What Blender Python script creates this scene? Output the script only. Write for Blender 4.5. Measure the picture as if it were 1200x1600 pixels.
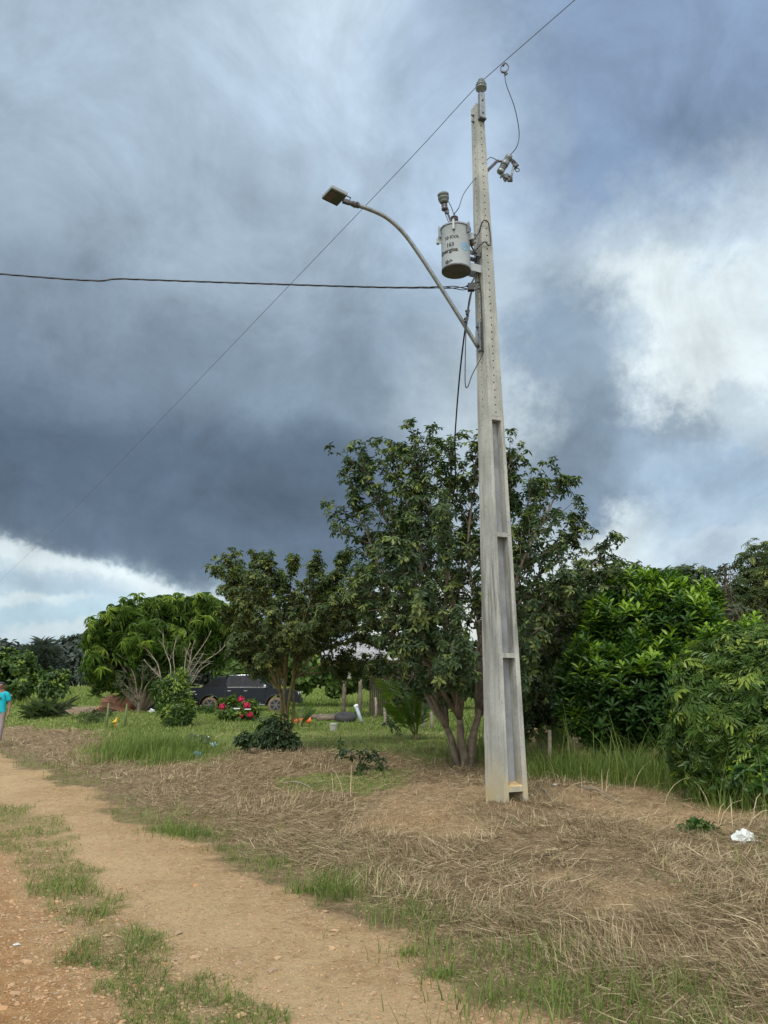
import bpy, math, random
import numpy as np
from mathutils import Vector
R = math.radians
rng = np.random.default_rng(7)
random.seed(7)
for o in list(bpy.data.objects): bpy.data.objects.remove(o)
scene = bpy.context.scene
col = scene.collection

# ------------------------------------------------------------------ camera
PITCH = R(12.3)
cd = bpy.data.cameras.new("camera")
cd.sensor_fit = 'VERTICAL'; cd.sensor_height = 34.6; cd.lens = 26.0
cd.clip_start = 0.05; cd.clip_end = 6000
cam = bpy.data.objects.new("camera", cd); col.objects.link(cam)
cam.location = (0, 0, 1.6); cam.rotation_euler = (R(90) + PITCH, 0, 0)
scene.camera = cam
F = 1600 * 26 / 34.6
CZ = 1.6

def ray(px, py):
    x, u = px - 600.0, 800.0 - py
    return np.array([x, F * math.cos(PITCH) - u * math.sin(PITCH), F * math.sin(PITCH) + u * math.cos(PITCH)])
def at(px, py, Y):
    r = ray(px, py); t = Y / r[1]
    return np.array([r[0] * t, Y, CZ + r[2] * t])
def on_plane(px, py, p, n):
    r = ray(px, py); o = np.array([0, 0, CZ]); p = np.array(p); n = np.array(n)
    return o + r * (np.dot(p - o, n) / np.dot(r, n))
def azel(px, py):
    r = ray(px, py); return math.degrees(math.atan2(r[0], r[1])), math.degrees(math.asin(r[2] / np.linalg.norm(r)))

# ------------------------------------------------------------------ light and exposure
SUN_EL, SUN_AZ = 52, 200          # azimuth clockwise from +Y (the view direction)
vs = scene.view_settings
vs.view_transform = 'Standard'; vs.look = 'None'; vs.exposure = 0.22; vs.gamma = 1.0; vs.use_curve_mapping = False
sd = bpy.data.lights.new("sun", 'SUN'); sd.energy = 1.5; sd.angle = R(14); sd.color = (1.0, 0.965, 0.91)
sun = bpy.data.objects.new("sun", sd); col.objects.link(sun)
_s = Vector((math.sin(R(SUN_AZ)) * math.cos(R(SUN_EL)), math.cos(R(SUN_AZ)) * math.cos(R(SUN_EL)), math.sin(R(SUN_EL))))
sun.rotation_euler = _s.to_track_quat('Z', 'Y').to_euler(); sun.location = (0, -10, 30)

# ------------------------------------------------------------------ node helpers
class NT:
    def __init__(s, tree): s.t = tree; s.n = tree.nodes; s.l = tree.links
    def put(s, sock, v):
        if isinstance(v, bpy.types.NodeSocket): s.l.new(v, sock)
        elif v is not None:
            if isinstance(v, (tuple, list)) and len(v) == 3 and sock.type == 'RGBA': v = (*v, 1)
            sock.default_value = v
    def math(s, op, a, b=None, c=None, clamp=False):
        n = s.n.new('ShaderNodeMath'); n.operation = op; n.use_clamp = clamp
        for i, v in enumerate((a, b, c)):
            if v is not None: s.put(n.inputs[i], v)
        return n.outputs[0]
    def vmath(s, op, a, b=None, sc=None):
        n = s.n.new('ShaderNodeVectorMath'); n.operation = op
        s.put(n.inputs[0], a)
        if b is not None: s.put(n.inputs[1], b)
        if sc is not None: s.put(n.inputs['Scale'], sc)
        return n.outputs['Value'] if op in ('LENGTH', 'DOT_PRODUCT', 'DISTANCE') else n.outputs['Vector']
    def noise(s, vec, scale, detail=4, rough=0.5, dist=0.0, lac=2.0):
        n = s.n.new('ShaderNodeTexNoise'); s.put(n.inputs['Vector'], vec)
        n.inputs['Scale'].default_value = scale; n.inputs['Detail'].default_value = detail
        n.inputs['Roughness'].default_value = rough; n.inputs['Distortion'].default_value = dist
        return n.outputs['Fac'], n.outputs['Color']
    def ramp(s, v, a, b, lo=0.0, hi=1.0, smooth=True):
        n = s.n.new('ShaderNodeMapRange'); n.interpolation_type = 'SMOOTHSTEP' if smooth else 'LINEAR'
        s.put(n.inputs[0], v); s.put(n.inputs[1], a); s.put(n.inputs[2], b); s.put(n.inputs[3], lo); s.put(n.inputs[4], hi)
        return n.outputs[0]
    def mix(s, f, a, b, mode='MIX'):
        n = s.n.new('ShaderNodeMix'); n.data_type = 'RGBA'; n.blend_type = mode
        s.put(n.inputs[0], f); s.put(n.inputs[6], a); s.put(n.inputs[7], b); return n.outputs[2]
    def attr(s, name):
        n = s.n.new('ShaderNodeAttribute'); n.attribute_name = name; return n.outputs['Fac']
    def coord(s, which='Object'):
        return s.n.new('ShaderNodeTexCoord').outputs[which]
    def pos(s): return s.n.new('ShaderNodeNewGeometry').outputs['Position']
    def bump(s, h, strength=0.3, dist=0.02):
        n = s.n.new('ShaderNodeBump'); s.put(n.inputs['Height'], h)
        n.inputs['Strength'].default_value = strength; n.inputs['Distance'].default_value = dist
        return n.outputs[0]

def s2l(c):
    return tuple(((v / 255) / 12.92 if v / 255 <= .04045 else (((v / 255) + .055) / 1.055) ** 2.4) for v in c)

# ------------------------------------------------------------------ world: Nishita sky behind procedural cloud banks
world = bpy.data.worlds.new("World"); scene.world = world; world.use_nodes = True
w = NT(world.node_tree); w.n.clear()
SKYK = 0.1
sky = w.n.new('ShaderNodeTexSky'); sky.sky_type = 'NISHITA'; sky.sun_disc = False
sky.sun_elevation = R(SUN_EL); sky.sun_rotation = R(SUN_AZ); sky.air_density = 1.0; sky.dust_density = 1.5
D = w.vmath('NORMALIZE', w.coord('Generated'))
sx = w.n.new('ShaderNodeSeparateXYZ'); w.l.new(D, sx.inputs[0])
dx, dy, dz = sx.outputs
az = w.math('MULTIPLY', w.math('ARCTAN2', dx, dy), 57.29578)
el = w.math('MULTIPLY', w.math('ARCSINE', dz), 57.29578)
cxy = w.n.new('ShaderNodeCombineXYZ'); w.l.new(az, cxy.inputs[0]); w.l.new(el, cxy.inputs[1])
P0 = cxy.outputs[0]
_, c1 = w.noise(D, 3.2, 3, .5)
_, c2 = w.noise(D, 9.0, 7, .66)
w1 = w.vmath('SCALE', w.vmath('SUBTRACT', c1, (.5, .5, .5)), sc=26.0)
w2 = w.vmath('SCALE', w.vmath('SUBTRACT', c2, (.5, .5, .5)), sc=11.0)
Psoft = w.vmath('ADD', P0, w.vmath('SCALE', w1, sc=.55))
Psoft = w.vmath('ADD', Psoft, w.vmath('SCALE', w2, sc=.8))
Plow = w.vmath('ADD', P0, w.vmath('ADD', w.vmath('SCALE', w1, sc=.10), w.vmath('SCALE', w2, sc=.42)))
Phard = w.vmath('ADD', P0, w.vmath('ADD', w.vmath('SCALE', w1, sc=.3), w2))
EXPK = 2 ** -vs.exposure
def cl(c): return tuple(v / SKYK * EXPK * k for v, k in zip(s2l(c), (1.07, 1.12, 1.09)))
base = w.mix(.9, sky.outputs[0], cl((142, 160, 184)))
# (px, py, rx deg, ry deg, tilt deg, softness, colour, opacity, hard edge)
LAYERS = [
    (600, 1000, 70, 9, 0, .6, (186, 203, 216), .95, 0),
    (1050, 950, 30, 8, 0, .5, (206, 215, 224), .9, 0),
    (120, 940, 34, 8, 0, .4, (198, 213, 222), .9, 0),
    (60, 930, 12, 2.5, 0, .7, (176, 200, 216), .7, 0),
    (110, 60, 22, 14, 0, .7, (156, 170, 188), .9, 0),
    (170, 330, 22, 13, 10, .8, (150, 165, 184), .9, 0),
    (560, 50, 13, 7, 10, .7, (196, 209, 225), 1, 0),
    (720, 60, 7, 6, 0, .7, (166, 182, 206), .8, 0),
    (470, 260, 20, 10, -10, .8, (166, 181, 201), .85, 0),
    (330, 470, 24, 7, 5, .7, (150, 165, 183), .85, 0),
    (1060, 150, 17, 19, 0, .6, (134, 153, 184), 1, 0),
    (1010, 300, 12, 5, 10, .6, (121, 140, 170), .9, 0),
    (730, 400, 6, 12, -15, .6, (171, 187, 209), .9, 1),
    (250, 720, 42, 10, -2, .7, (118, 133, 152), .9, 0),
    (110, 600, 16, 6, -5, .7, (112, 127, 147), .7, 0),
    (560, 620, 15, 7, 0, .8, (130, 146, 165), .75, 0),
    (170, 755, 30, 4.6, -3, .7, (86, 101, 121), .95, 2),
    (470, 790, 17, 5.0, 0, .5, (94, 109, 129), .95, 2),
    (340, 858, 18, 2.0, -4, .5, (96, 111, 131), .9, 2),
    (1120, 640, 20, 14, 10, .4, (194, 206, 219), 1, 1),
    (1140, 530, 13, 5, 10, .4, (212, 221, 230), .75, 1),
    (1000, 560, 8, 4.5, 25, .45, (222, 229, 235), .9, 1),
    (950, 655, 7, 4.5, 20, .45, (219, 227, 234), .9, 1),
    (1180, 610, 7, 4, 0, .45, (222, 229, 235), .8, 1),
    (880, 575, 4.2, 5.5, 10, .5, (128, 146, 168), .9, 1),
    (975, 545, 2.4, 2.4, 10, .6, (156, 172, 192), .6, 1),
    (1110, 690, 8, 1.8, 8, .6, (172, 187, 204), .6, 1),
    (930, 725, 6, 3.8, 8, .5, (114, 131, 152), .9, 1),
    (1035, 715, 3, 1.6, 8, .5, (140, 156, 176), .7, 1),
    (1040, 790, 7, 1.8, 4, .6, (132, 149, 170), .8, 1),
    (860, 800, 5, 2.5, 0, .7, (120, 136, 158), .7, 1),
    (1040, 858, 12, 3.0, 2, .5, (218, 226, 232), 1, 1),
    (1170, 800, 6, 3, 0, .7, (158, 179, 204), .8, 0),
    (1060, 893, 9, 1.1, 0, .7, (150, 166, 188), .7, 0),
    (-60, 915, 15, 3.4, -14, .5, (180, 194, 206), .95, 2),
    (110, 945, 14, 2.4, -4, .5, (180, 196, 208), .9, 2),
    (60, 868, 9, .7, -16, .6, (212, 220, 226), .8, 2),
    (220, 915, 7, .7, -6, .6, (212, 220, 226), .85, 2),
    (80, 912, 5.5, .8, -4, .6, (160, 177, 196), .7, 2),
    (50, 965, 12, 1.4, 0, .8, (172, 194, 210), .8, 2),
    (130, 985, 8, .5, 2, .7, (206, 214, 220), .7, 2),
    (30, 940, 4, .35, 5, .7, (208, 216, 222), .7, 2),
    (660, 970, 8, 2.0, 0, .7, (226, 224, 218), .8, 0),
]
c = base
for (px, py, rx, ry, tilt, soft, colr, op, hard) in LAYERS:
    a0, e0 = azel(px, py)
    mp = w.n.new('ShaderNodeMapping'); mp.vector_type = 'TEXTURE'
    w.l.new((Psoft, Phard, Plow)[hard], mp.inputs[0])
    mp.inputs['Location'].default_value = (a0, e0, 0); mp.inputs['Rotation'].default_value = (0, 0, R(tilt)); mp.inputs['Scale'].default_value = (rx, ry, 1)
    fl = w.vmath('MULTIPLY', mp.outputs[0], (1, 1, 0))
    m = w.ramp(w.vmath('LENGTH', fl), 1 + soft, 1 - soft, 0.0, op)
    c = w.mix(m, c, cl(colr))
# soft billows and streaks
fa, _ = w.noise(D, 6.0, 7, .62, .6)
mp = w.n.new('ShaderNodeMapping'); w.l.new(D, mp.inputs[0]); mp.inputs['Scale'].default_value = (1, 1, 2.6)
fb, _ = w.noise(mp.outputs[0], 14.0, 6, .6, .4)
fa2, _ = w.noise(w.vmath('ADD', D, (-.035, .0, -.05)), 6.0, 7, .62, .6)
fd, _ = w.noise(D, 15.0, 6, .6, .3); fd2, _ = w.noise(w.vmath('ADD', D, (-.012, .0, -.018)), 15.0, 6, .6, .3)
relief = w.math('ADD', w.math('MULTIPLY', w.math('SUBTRACT', fa, fa2), .45), w.math('MULTIPLY', w.math('SUBTRACT', fd, fd2), .16))
gain = w.math('ADD', w.math('ADD', w.ramp(fa, .3, .7, .9, 1.1, False), w.ramp(fb, .3, .7, -.03, .03, False)), relief)
nr = w.n.new('ShaderNodeTexNoise'); nr.noise_type = 'RIDGED_MULTIFRACTAL'; mp2 = w.n.new('ShaderNodeMapping'); w.l.new(w.vmath('ADD', D, w.vmath('SCALE', w.vmath('SUBTRACT', c2, (.5, .5, .5)), sc=.10)), mp2.inputs[0]); mp2.inputs['Scale'].default_value = (1, 1, 1.7)
w.l.new(mp2.outputs[0], nr.inputs['Vector']); nr.inputs['Scale'].default_value = 3.2; nr.inputs['Detail'].default_value = 5; nr.inputs['Roughness'].default_value = .55; nr.inputs['Offset'].default_value = .9; nr.inputs['Gain'].default_value = 1.4
gain = w.math('MULTIPLY', gain, w.ramp(nr.outputs[0], .2, 2.2, 1.10, .90, False))
c = w.vmath('SCALE', c, sc=gain)
# bright broken overcast overhead and behind the photographer
back = w.math('MAXIMUM', w.ramp(dy, .25, -.35), w.ramp(el, 56, 78))
fc, _ = w.noise(D, 3.0, 6, .6)
c = w.mix(back, c, w.mix(w.ramp(fc, .35, .65), (11.0, 11.4, 11.6), (17.6, 17.6, 16.8)))
bg = w.n.new('ShaderNodeBackground'); w.l.new(c, bg.inputs[0]); bg.inputs[1].default_value = SKYK
wo = w.n.new('ShaderNodeOutputWorld'); w.l.new(bg.outputs[0], wo.inputs[0])
world.cycles.sampling_method = 'MANUAL'; world.cycles.sample_map_resolution = 512

# ------------------------------------------------------------------ object helpers
def link(o, parent=None):
    col.objects.link(o)
    if parent is not None: o.parent = parent
    return o
def tag(o, label=None, cat=None, group=None, kind=None):
    if label: o['label'] = label
    if cat: o['category'] = cat
    if group: o['group'] = group
    if kind: o['kind'] = kind
    return o
def empty(name, loc=(0, 0, 0), rz=0):
    o = bpy.data.objects.new(name, None); o.location = loc; o.rotation_euler = (0, 0, rz); o.empty_display_size = .2
    return link(o)

class MB:
    """collects quads / tris / n-gons with an optional 'tint' value per vertex; build() links ONE mesh object"""
    def __init__(s): s.v = []; s.f = []; s.t = []; s.n = 0
    def add(s, v, f, tint=0.5):
        v = np.asarray(v, dtype=np.float64).reshape(-1, 3)
        s.v.append(v); s.t.append(np.broadcast_to(np.asarray(tint, dtype=np.float64), (len(v),)).copy())
        if isinstance(f, np.ndarray): s.f.append(f + s.n)
        else:
            by = {}
            for q in f: by.setdefault(len(q), []).append(q)
            for k, qs in by.items(): s.f.append(np.array(qs, dtype=np.int64) + s.n)
        s.n += len(v); return s
    def box(s, c, size, rot=None, taper=None, tint=.5):
        x, y, z = (d / 2 for d in size)
        v = np.array([(-x, -y, -z), (x, -y, -z), (x, y, -z), (-x, y, -z), (-x, -y, z), (x, -y, z), (x, y, z), (-x, y, z)], float)
        if taper: v[4:, :2] *= taper
        if rot is not None: v = v @ np.asarray(rot).T
        return s.add(v + np.asarray(c), [(3, 2, 1, 0), (4, 5, 6, 7), (0, 1, 5, 4), (1, 2, 6, 5), (2, 3, 7, 6), (3, 0, 4, 7)], tint)
    def prism8(s, lo, hi, tint=.5):
        v = np.array(list(lo) + list(hi), float)
        return s.add(v, [(3, 2, 1, 0), (4, 5, 6, 7), (0, 1, 5, 4), (1, 2, 6, 5), (2, 3, 7, 6), (3, 0, 4, 7)], tint)
    def tube(s, pts, rad, sides=8, cap=True, tint=.5):
        p = np.asarray(pts, float); n = len(p)
        r = np.broadcast_to(np.asarray(rad, float), (n,))
        T = np.gradient(p, axis=0); T /= np.linalg.norm(T, axis=1)[:, None] + 1e-9
        up = np.array([0, 0, 1.]) if abs(T[0][2]) < .9 else np.array([1., 0, 0])
        A = np.cross(T[0], up); A /= np.linalg.norm(A)
        V = []
        th = np.arange(sides) * 2 * math.pi / sides
        for i in range(n):
            A = A - T[i] * np.dot(A, T[i]); A /= np.linalg.norm(A) + 1e-9
            B = np.cross(T[i], A)
            V.append(p[i] + r[i] * (np.cos(th)[:, None] * A + np.sin(th)[:, None] * B))
        V = np.concatenate(V)
        i = np.arange(n - 1)[:, None] * sides; j = np.arange(sides)[None]; k = (j + 1) % sides
        q = np.stack([i + j, i + k, i + sides + k, i + sides + j], -1).reshape(-1, 4)
        s.add(V, q, tint)
        if cap:
            b = s.n - len(V)
            s.f.append(np.array([list(range(sides - 1, -1, -1))]) + b)
            s.f.append(np.array([list(range(sides))]) + b + (n - 1) * sides)
        return s
    def lathe(s, prof, c=(0, 0, 0), rot=None, sides=24, tint=.5):
        """prof: (r, z) list bottom to top"""
        th = np.arange(sides) * 2 * math.pi / sides
        V = np.concatenate([np.stack([r * np.cos(th), r * np.sin(th), np.full(sides, z)], 1) for r, z in prof])
        if rot is not None: V = V @ np.asarray(rot).T
        n = len(prof)
        i = np.arange(n - 1)[:, None] * sides; j = np.arange(sides)[None]; k = (j + 1) % sides
        q = np.stack([i + j, i + k, i + sides + k, i + sides + j], -1).reshape(-1, 4)
        s.add(V + np.asarray(c), q, tint); b = s.n - len(V)
        s.f.append(np.array([list(range(sides - 1, -1, -1))]) + b); s.f.append(np.array([list(range(sides))]) + b + (n - 1) * sides)
        return s
    def build(s, name, mat, parent=None, smooth=False, bevel=0, autosmooth=False):
        V = np.concatenate(s.v) if s.v else np.zeros((0, 3))
        me = bpy.data.meshes.new(name)
        me.vertices.add(len(V)); me.vertices.foreach_set('co', V.astype(np.float32).ravel())
        sizes = np.concatenate([np.full(len(f), f.shape[1]) for f in s.f]) if s.f else np.zeros(0, int)
        loops = np.concatenate([f.ravel() for f in s.f])
        me.loops.add(len(loops)); me.loops.foreach_set('vertex_index', loops.astype(np.int32))
        me.polygons.add(len(sizes))
        me.polygons.foreach_set('loop_start', np.concatenate([[0], np.cumsum(sizes)[:-1]]).astype(np.int32))
        me.polygons.foreach_set('loop_total', sizes.astype(np.int32))
        me.polygons.foreach_set('use_smooth', np.full(len(sizes), bool(smooth)))
        me.update(calc_edges=True)
        a = me.attributes.new('tint', 'FLOAT', 'POINT'); a.data.foreach_set('value', np.concatenate(s.t).astype(np.float32))
        if mat: me.materials.append(mat)
        o = bpy.data.objects.new(name, me)
        if autosmooth:
            me.polygons.foreach_set('use_smooth', np.ones(len(sizes), bool))
            try: me.set_sharp_from_angle(angle=R(35))
            except Exception: pass
        if bevel:
            b = o.modifiers.new('bevel', 'BEVEL'); b.width = bevel; b.segments = 2; b.limit_method = 'ANGLE'; b.angle_limit = R(35)
        return link(o, parent)

def rotz(a):
    c_, s_ = math.cos(a), math.sin(a); return np.array([[c_, -s_, 0], [s_, c_, 0], [0, 0, 1.]])
def frame(zaxis, hint=(0, 0, 1)):
    z = np.asarray(zaxis, float); z = z / np.linalg.norm(z); h = np.asarray(hint, float)
    if abs(np.dot(z, h / np.linalg.norm(h))) > .98: h = np.array([1., 0, 0])
    x = np.cross(h, z); x /= np.linalg.norm(x); return np.stack([x, np.cross(z, x), z], 1)
def bez(P, n=20):
    """smooth Catmull-Rom through the points"""
    P = np.asarray(P, float); Q = np.vstack([2 * P[0] - P[1], P, 2 * P[-1] - P[-2]]); out = []
    for i in range(len(P) - 1):
        a, b, c_, d = Q[i:i + 4]
        for t in np.linspace(0, 1, n, endpoint=False):
            out.append(.5 * ((2 * b) + (-a + c_) * t + (2 * a - 5 * b + 4 * c_ - d) * t * t + (-a + 3 * b - 3 * c_ + d) * t ** 3))
    out.append(P[-1]); return np.array(out)

# value noise in numpy
_perm = rng.random((256, 256))
def vn(x, y):
    xi = np.floor(x).astype(int); yi = np.floor(y).astype(int); fx = x - xi; fy = y - yi
    fx = fx * fx * (3 - 2 * fx); fy = fy * fy * (3 - 2 * fy)
    g = lambda a, b: _perm[a & 255, b & 255]
    return (g(xi, yi) * (1 - fx) + g(xi + 1, yi) * fx) * (1 - fy) + (g(xi, yi + 1) * (1 - fx) + g(xi + 1, yi + 1) * fx) * fy
def fbm(x, y, o=4):
    s = 0; a = .5; t = 0
    for k in range(o): s = s + a * vn(x * 2 ** k + 17 * k, y * 2 ** k + 31 * k); t += a; a *= .5
    return s / t
def sst(x, a, b):
    t = np.clip((x - a) / (b - a), 0, 1); return t * t * (3 - 2 * t)

# ------------------------------------------------------------------ materials
def mat(name, color, rough=.6, metal=0.0, var=.12, scale=8, bump=0.0, bscale=60, spec=.5, coat=0):
    m = bpy.data.materials.new(name); m.use_nodes = True; t = NT(m.node_tree)
    b = t.n['Principled BSDF']; p = t.coord('Object')
    f, _ = t.noise(p, scale, 5, .6)
    dark = tuple(v * (1 - var) for v in color); lite = tuple(min(1, v * (1 + var)) for v in color)
    t.put(b.inputs['Base Color'], t.mix(t.ramp(f, .3, .7), dark, lite))
    f2, _ = t.noise(p, scale * 3, 3)
    t.put(b.inputs['Roughness'], t.ramp(f2, .3, .7, max(.02, rough - .08), min(1, rough + .08)))
    b.inputs['Metallic'].default_value = metal; b.inputs['Specular IOR Level'].default_value = spec
    b.inputs['Coat Weight'].default_value = coat
    if bump:
        f3, _ = t.noise(p, bscale, 4); t.put(b.inputs['Normal'], t.bump(f3, bump, .01))
    return m
def leafmat(name, dark, lite, rough=.42, trans=.3, young=None):
    m = bpy.data.materials.new(name); m.use_nodes = True; t = NT(m.node_tree)
    b = t.n['Principled BSDF']; a = t.attr('tint')
    f, _ = t.noise(t.coord('Object'), 1.3, 3)
    k = t.math('ADD', t.math('MULTIPLY', a, .8), t.ramp(f, .3, .7, -.1, .3), clamp=True)
    c_ = t.mix(k, dark, lite)
    if young: c_ = t.mix(t.ramp(a, .78, 1.0), c_, young)
    t.put(b.inputs['Base Color'], c_); b.inputs['Roughness'].default_value = rough
    b.inputs['Specular IOR Level'].default_value = .35
    tr = t.n.new('ShaderNodeBsdfTranslucent'); t.put(tr.inputs[0], t.mix(1.0, c_, (1.0, 1.15, .45), 'MULTIPLY'))
    mx = t.n.new('ShaderNodeMixShader'); mx.inputs[0].default_value = trans
    t.l.new(b.outputs[0], mx.inputs[1]); t.l.new(tr.outputs[0], mx.inputs[2])
    t.l.new(mx.outputs[0], t.n['Material Output'].inputs[0]); return m
M = {}
def concrete():
    m = bpy.data.materials.new('concrete'); m.use_nodes = True; t = NT(m.node_tree); b = t.n['Principled BSDF']
    p = t.pos(); f, _ = t.noise(p, 2.2, 6, .65)
    mp = t.n.new('ShaderNodeMapping'); t.l.new(p, mp.inputs[0]); mp.inputs['Scale'].default_value = (9, 9, .8)
    st, _ = t.noise(mp.outputs[0], 1.6, 5, .6)
    c_ = t.mix(t.ramp(f, .3, .7), (.27, .28, .265), (.41, .415, .39))
    c_ = t.mix(t.ramp(st, .42, .7, 0, .65), c_, (.19, .19, .17))
    fine, _ = t.noise(p, 34, 3, .7)
    c_ = t.mix(t.ramp(fine, .58, .68, 0, .6), c_, (.14, .135, .12))
    sz = t.n.new('ShaderNodeSeparateXYZ'); t.l.new(p, sz.inputs[0])
    # grime and ochre splash close to the soil, mould patch half way up
    mud, _ = t.noise(p, 5, 4)
    c_ = t.mix(t.math('MULTIPLY', t.ramp(sz.outputs[2], .95, .15), t.ramp(mud, .3, .6, .25, .95)), c_, (.40, .33, .17))
    mo = t.math('MULTIPLY', t.ramp(t.math('ABSOLUTE', t.math('SUBTRACT', sz.outputs[2], 2.5)), .9, .1), t.ramp(st, .4, .65))
    c_ = t.mix(t.math('MULTIPLY', mo, .75), c_, (.11, .11, .095))
    t.put(b.inputs['Base Color'], c_); b.inputs['Roughness'].default_value = .88
    t.put(b.inputs['Normal'], t.bump(t.math('ADD', fine, f), .35, .006)); return m
M['concrete'] = concrete()
M['web'] = mat('web_concrete', (.30, .32, .34), .85, var=.2, scale=4, bump=.3)
M['rustpad'] = mat('ochre_stained_concrete', (.55, .40, .20), .9, var=.35, scale=9, bump=.3)
M['galv'] = mat('galvanised_steel', (.22, .24, .26), .45, .6, .18, 14)
M['darkmetal'] = mat('dark_metal', (.10, .10, .11), .5, .6, .2, 20)
M['tank'] = mat('painted_tank', (.30, .335, .36), .45, 0, .07, 5)
M['tankshade'] = mat('shaded_tank_base', (.09, .095, .105), .7, 0, .2, 9)  # tank underside coloured dark to stand in for its shade
M['porcelain'] = mat('grey_porcelain', (.14, .165, .175), .25, 0, .08)
M['darkporc'] = mat('brown_porcelain', (.07, .055, .06), .25, 0, .15)
M['polymer'] = mat('grey_green_polymer', (.10, .115, .11), .5)
M['letter'] = mat('black_paint', (.025, .025, .028), .6)
M['blue'] = mat('blue_paint', (.12, .33, .58), .6)
M['cable'] = mat('black_cable', (.022, .022, .026), .5)
M['wire'] = mat('aluminium_wire', (.10, .11, .125), .5, .3)
M['lampbody'] = mat('lamp_body', (.24, .26, .27), .5, .3, .1)
M['lampglass'] = mat('led_panel', (.05, .06, .068), .35)
M['led'] = mat('led_chips', (.085, .07, .075), .4)
M['bark'] = mat('bark', (.135, .11, .08), .9, 0, .35, 9, .6, 30)
M['palebark'] = mat('pale_bark', (.24, .21, .16), .9, 0, .3, 9, .4, 30)
M['greenbark'] = mat('green_brown_stem', (.14, .115, .045), .8, 0, .35, 8, .4, 30)
M['white'] = mat('white_plastic', (.72, .74, .76), .4)
M['orange'] = mat('orange_plastic', (.80, .17, .05), .5)
M['skin'] = mat('skin', (.20, .105, .07), .5, 0, .08)
M['hair'] = mat('black_hair', (.012, .011, .012), .6)
M['shirt'] = mat('turquoise_cotton', (.0, .38, .47), .8, 0, .12, 6, .3, 20)
M['pants'] = mat('grey_cotton', (.22, .18, .18), .9, 0, .15, 6, .3, 20)
M['shoe'] = mat('dark_shoe', (.04, .035, .04), .7)

# ------------------------------------------------------------------ terrain
E0 = np.array([.76, 4.09]); ED = np.array([-.552, .834]); EN = np.array([.834, .552])
def eo(x, y): return (x - E0[0]) * EN[0] + (y - E0[1]) * EN[1]
def so(x, y): return (x - E0[0]) * ED[0] + (y - E0[1]) * ED[1]
def height(x, y):
    x = np.asarray(x, float); y = np.asarray(y, float)
    e = eo(x, y); s = so(x, y); r = np.hypot(x, y)
    h = .21 * sst(e, .25, 3.3) - .12 * sst(e, 9, 18)
    h = h - .14 * sst(s, 8, 20) * sst(-e, -6, -.5)
    rut = np.exp(-((e + 1.1) / .45) ** 2) + np.exp(-((e + 2.9) / .45) ** 2)
    h = h - .03 * rut * sst(r, 60, 20)
    h = h + .05 * (fbm(x * .35, y * .35) - .5) + .03 * (fbm(x * 1.7 + 9, y * 1.7) - .5) * sst(e, -.3, .6)
    h = h + (.020 + .018 * sst(e, .2, 1.2)) * (fbm(x * 6, y * 6 + 5, 3) - .5) * sst(r, 30, 12)
    h = h + .05 * np.exp(-((x - 1.5) ** 2 + (y - 9.3) ** 2) / .2)
    h = h + .10 * np.exp(-((x + 1.4) / 2.2) ** 2 - ((y - 14.2) / .9) ** 2) + .12 * np.exp(-((x - 1.7) / 1.6) ** 2 - ((y - 14.6) / 1.1) ** 2)
    return h
def G(px, py):
    """ground point seen at a pixel of the photograph"""
    r = ray(px, py); z = .1
    for _ in range(25):
        t = (z - CZ) / r[2]; x, y = r[0] * t, r[1] * t; z = .5 * z + .5 * float(height(x, y))
    return np.array([x, y, float(height(x, y))])
def gz(x, y): return float(height(x, y))

def poly_sd(x, y, pts):
    """signed distance in metres, negative inside"""
    d = np.full(x.shape, 1e9); ins = np.zeros(x.shape, bool); n = len(pts)
    for i in range(n):
        ax, ay = pts[i]; bx, by = pts[(i + 1) % n]
        ex, ey = bx - ax, by - ay; wx, wy = x - ax, y - ay
        t = np.clip((wx * ex + wy * ey) / (ex * ex + ey * ey + 1e-9), 0, 1)
        d = np.minimum(d, (wx - ex * t) ** 2 + (wy - ey * t) ** 2)
        c1_ = (ay > y) != (by > y)
        ins ^= c1_ & (x < ex * (y - ay) / (by - ay + 1e-12) + ax)
    return np.where(ins, -1, 1) * np.sqrt(d)
def zone(pxs): return [tuple(G(a, b)[:2]) for a, b in pxs]
Z_FIELD = zone([(-300, 1100), (-200, 1073), (60, 1071), (400, 1075), (760, 1080), (800, 1100), (780, 1165), (700, 1186), (560, 1178), (450, 1158), (370, 1172), (325, 1192), (230, 1190), (150, 1140), (20, 1135)])
Z_PATCH = zone([(440, 1215), (500, 1207), (640, 1203), (650, 1222), (560, 1240), (430, 1238)])
Z_RIGHT = zone([(830, 1222), (835, 1180), (1300, 1195), (1300, 1265), (1150, 1245), (1040, 1226), (900, 1212)])
Z_BARE = [zone([(840, 1232), (1000, 1222), (1140, 1262), (1160, 1300), (1010, 1300), (880, 1262)]),
          zone([(600, 1232), (700, 1215), (760, 1232), (770, 1300), (650, 1320), (560, 1290)]),
          zone([(880, 1370), (1010, 1362), (1060, 1400), (960, 1425)])]
Z_TRACK = zone([(40, 1112), (60, 1107), (300, 1100), (300, 1105), (200, 1112), (60, 1120)])
Z_RED = zone([(178, 1092), (200, 1087), (225, 1092), (215, 1104), (190, 1104)])
STRIP = [tuple(G(a, b)[:2]) for a, b in [(-60, 1262), (25, 1290), (60, 1330), (105, 1380), (160, 1440), (205, 1500), (270, 1550), (310, 1620)]]
STRIP_W = [.66, .50, .36, .26, .23, .23, .19, .27]
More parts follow.
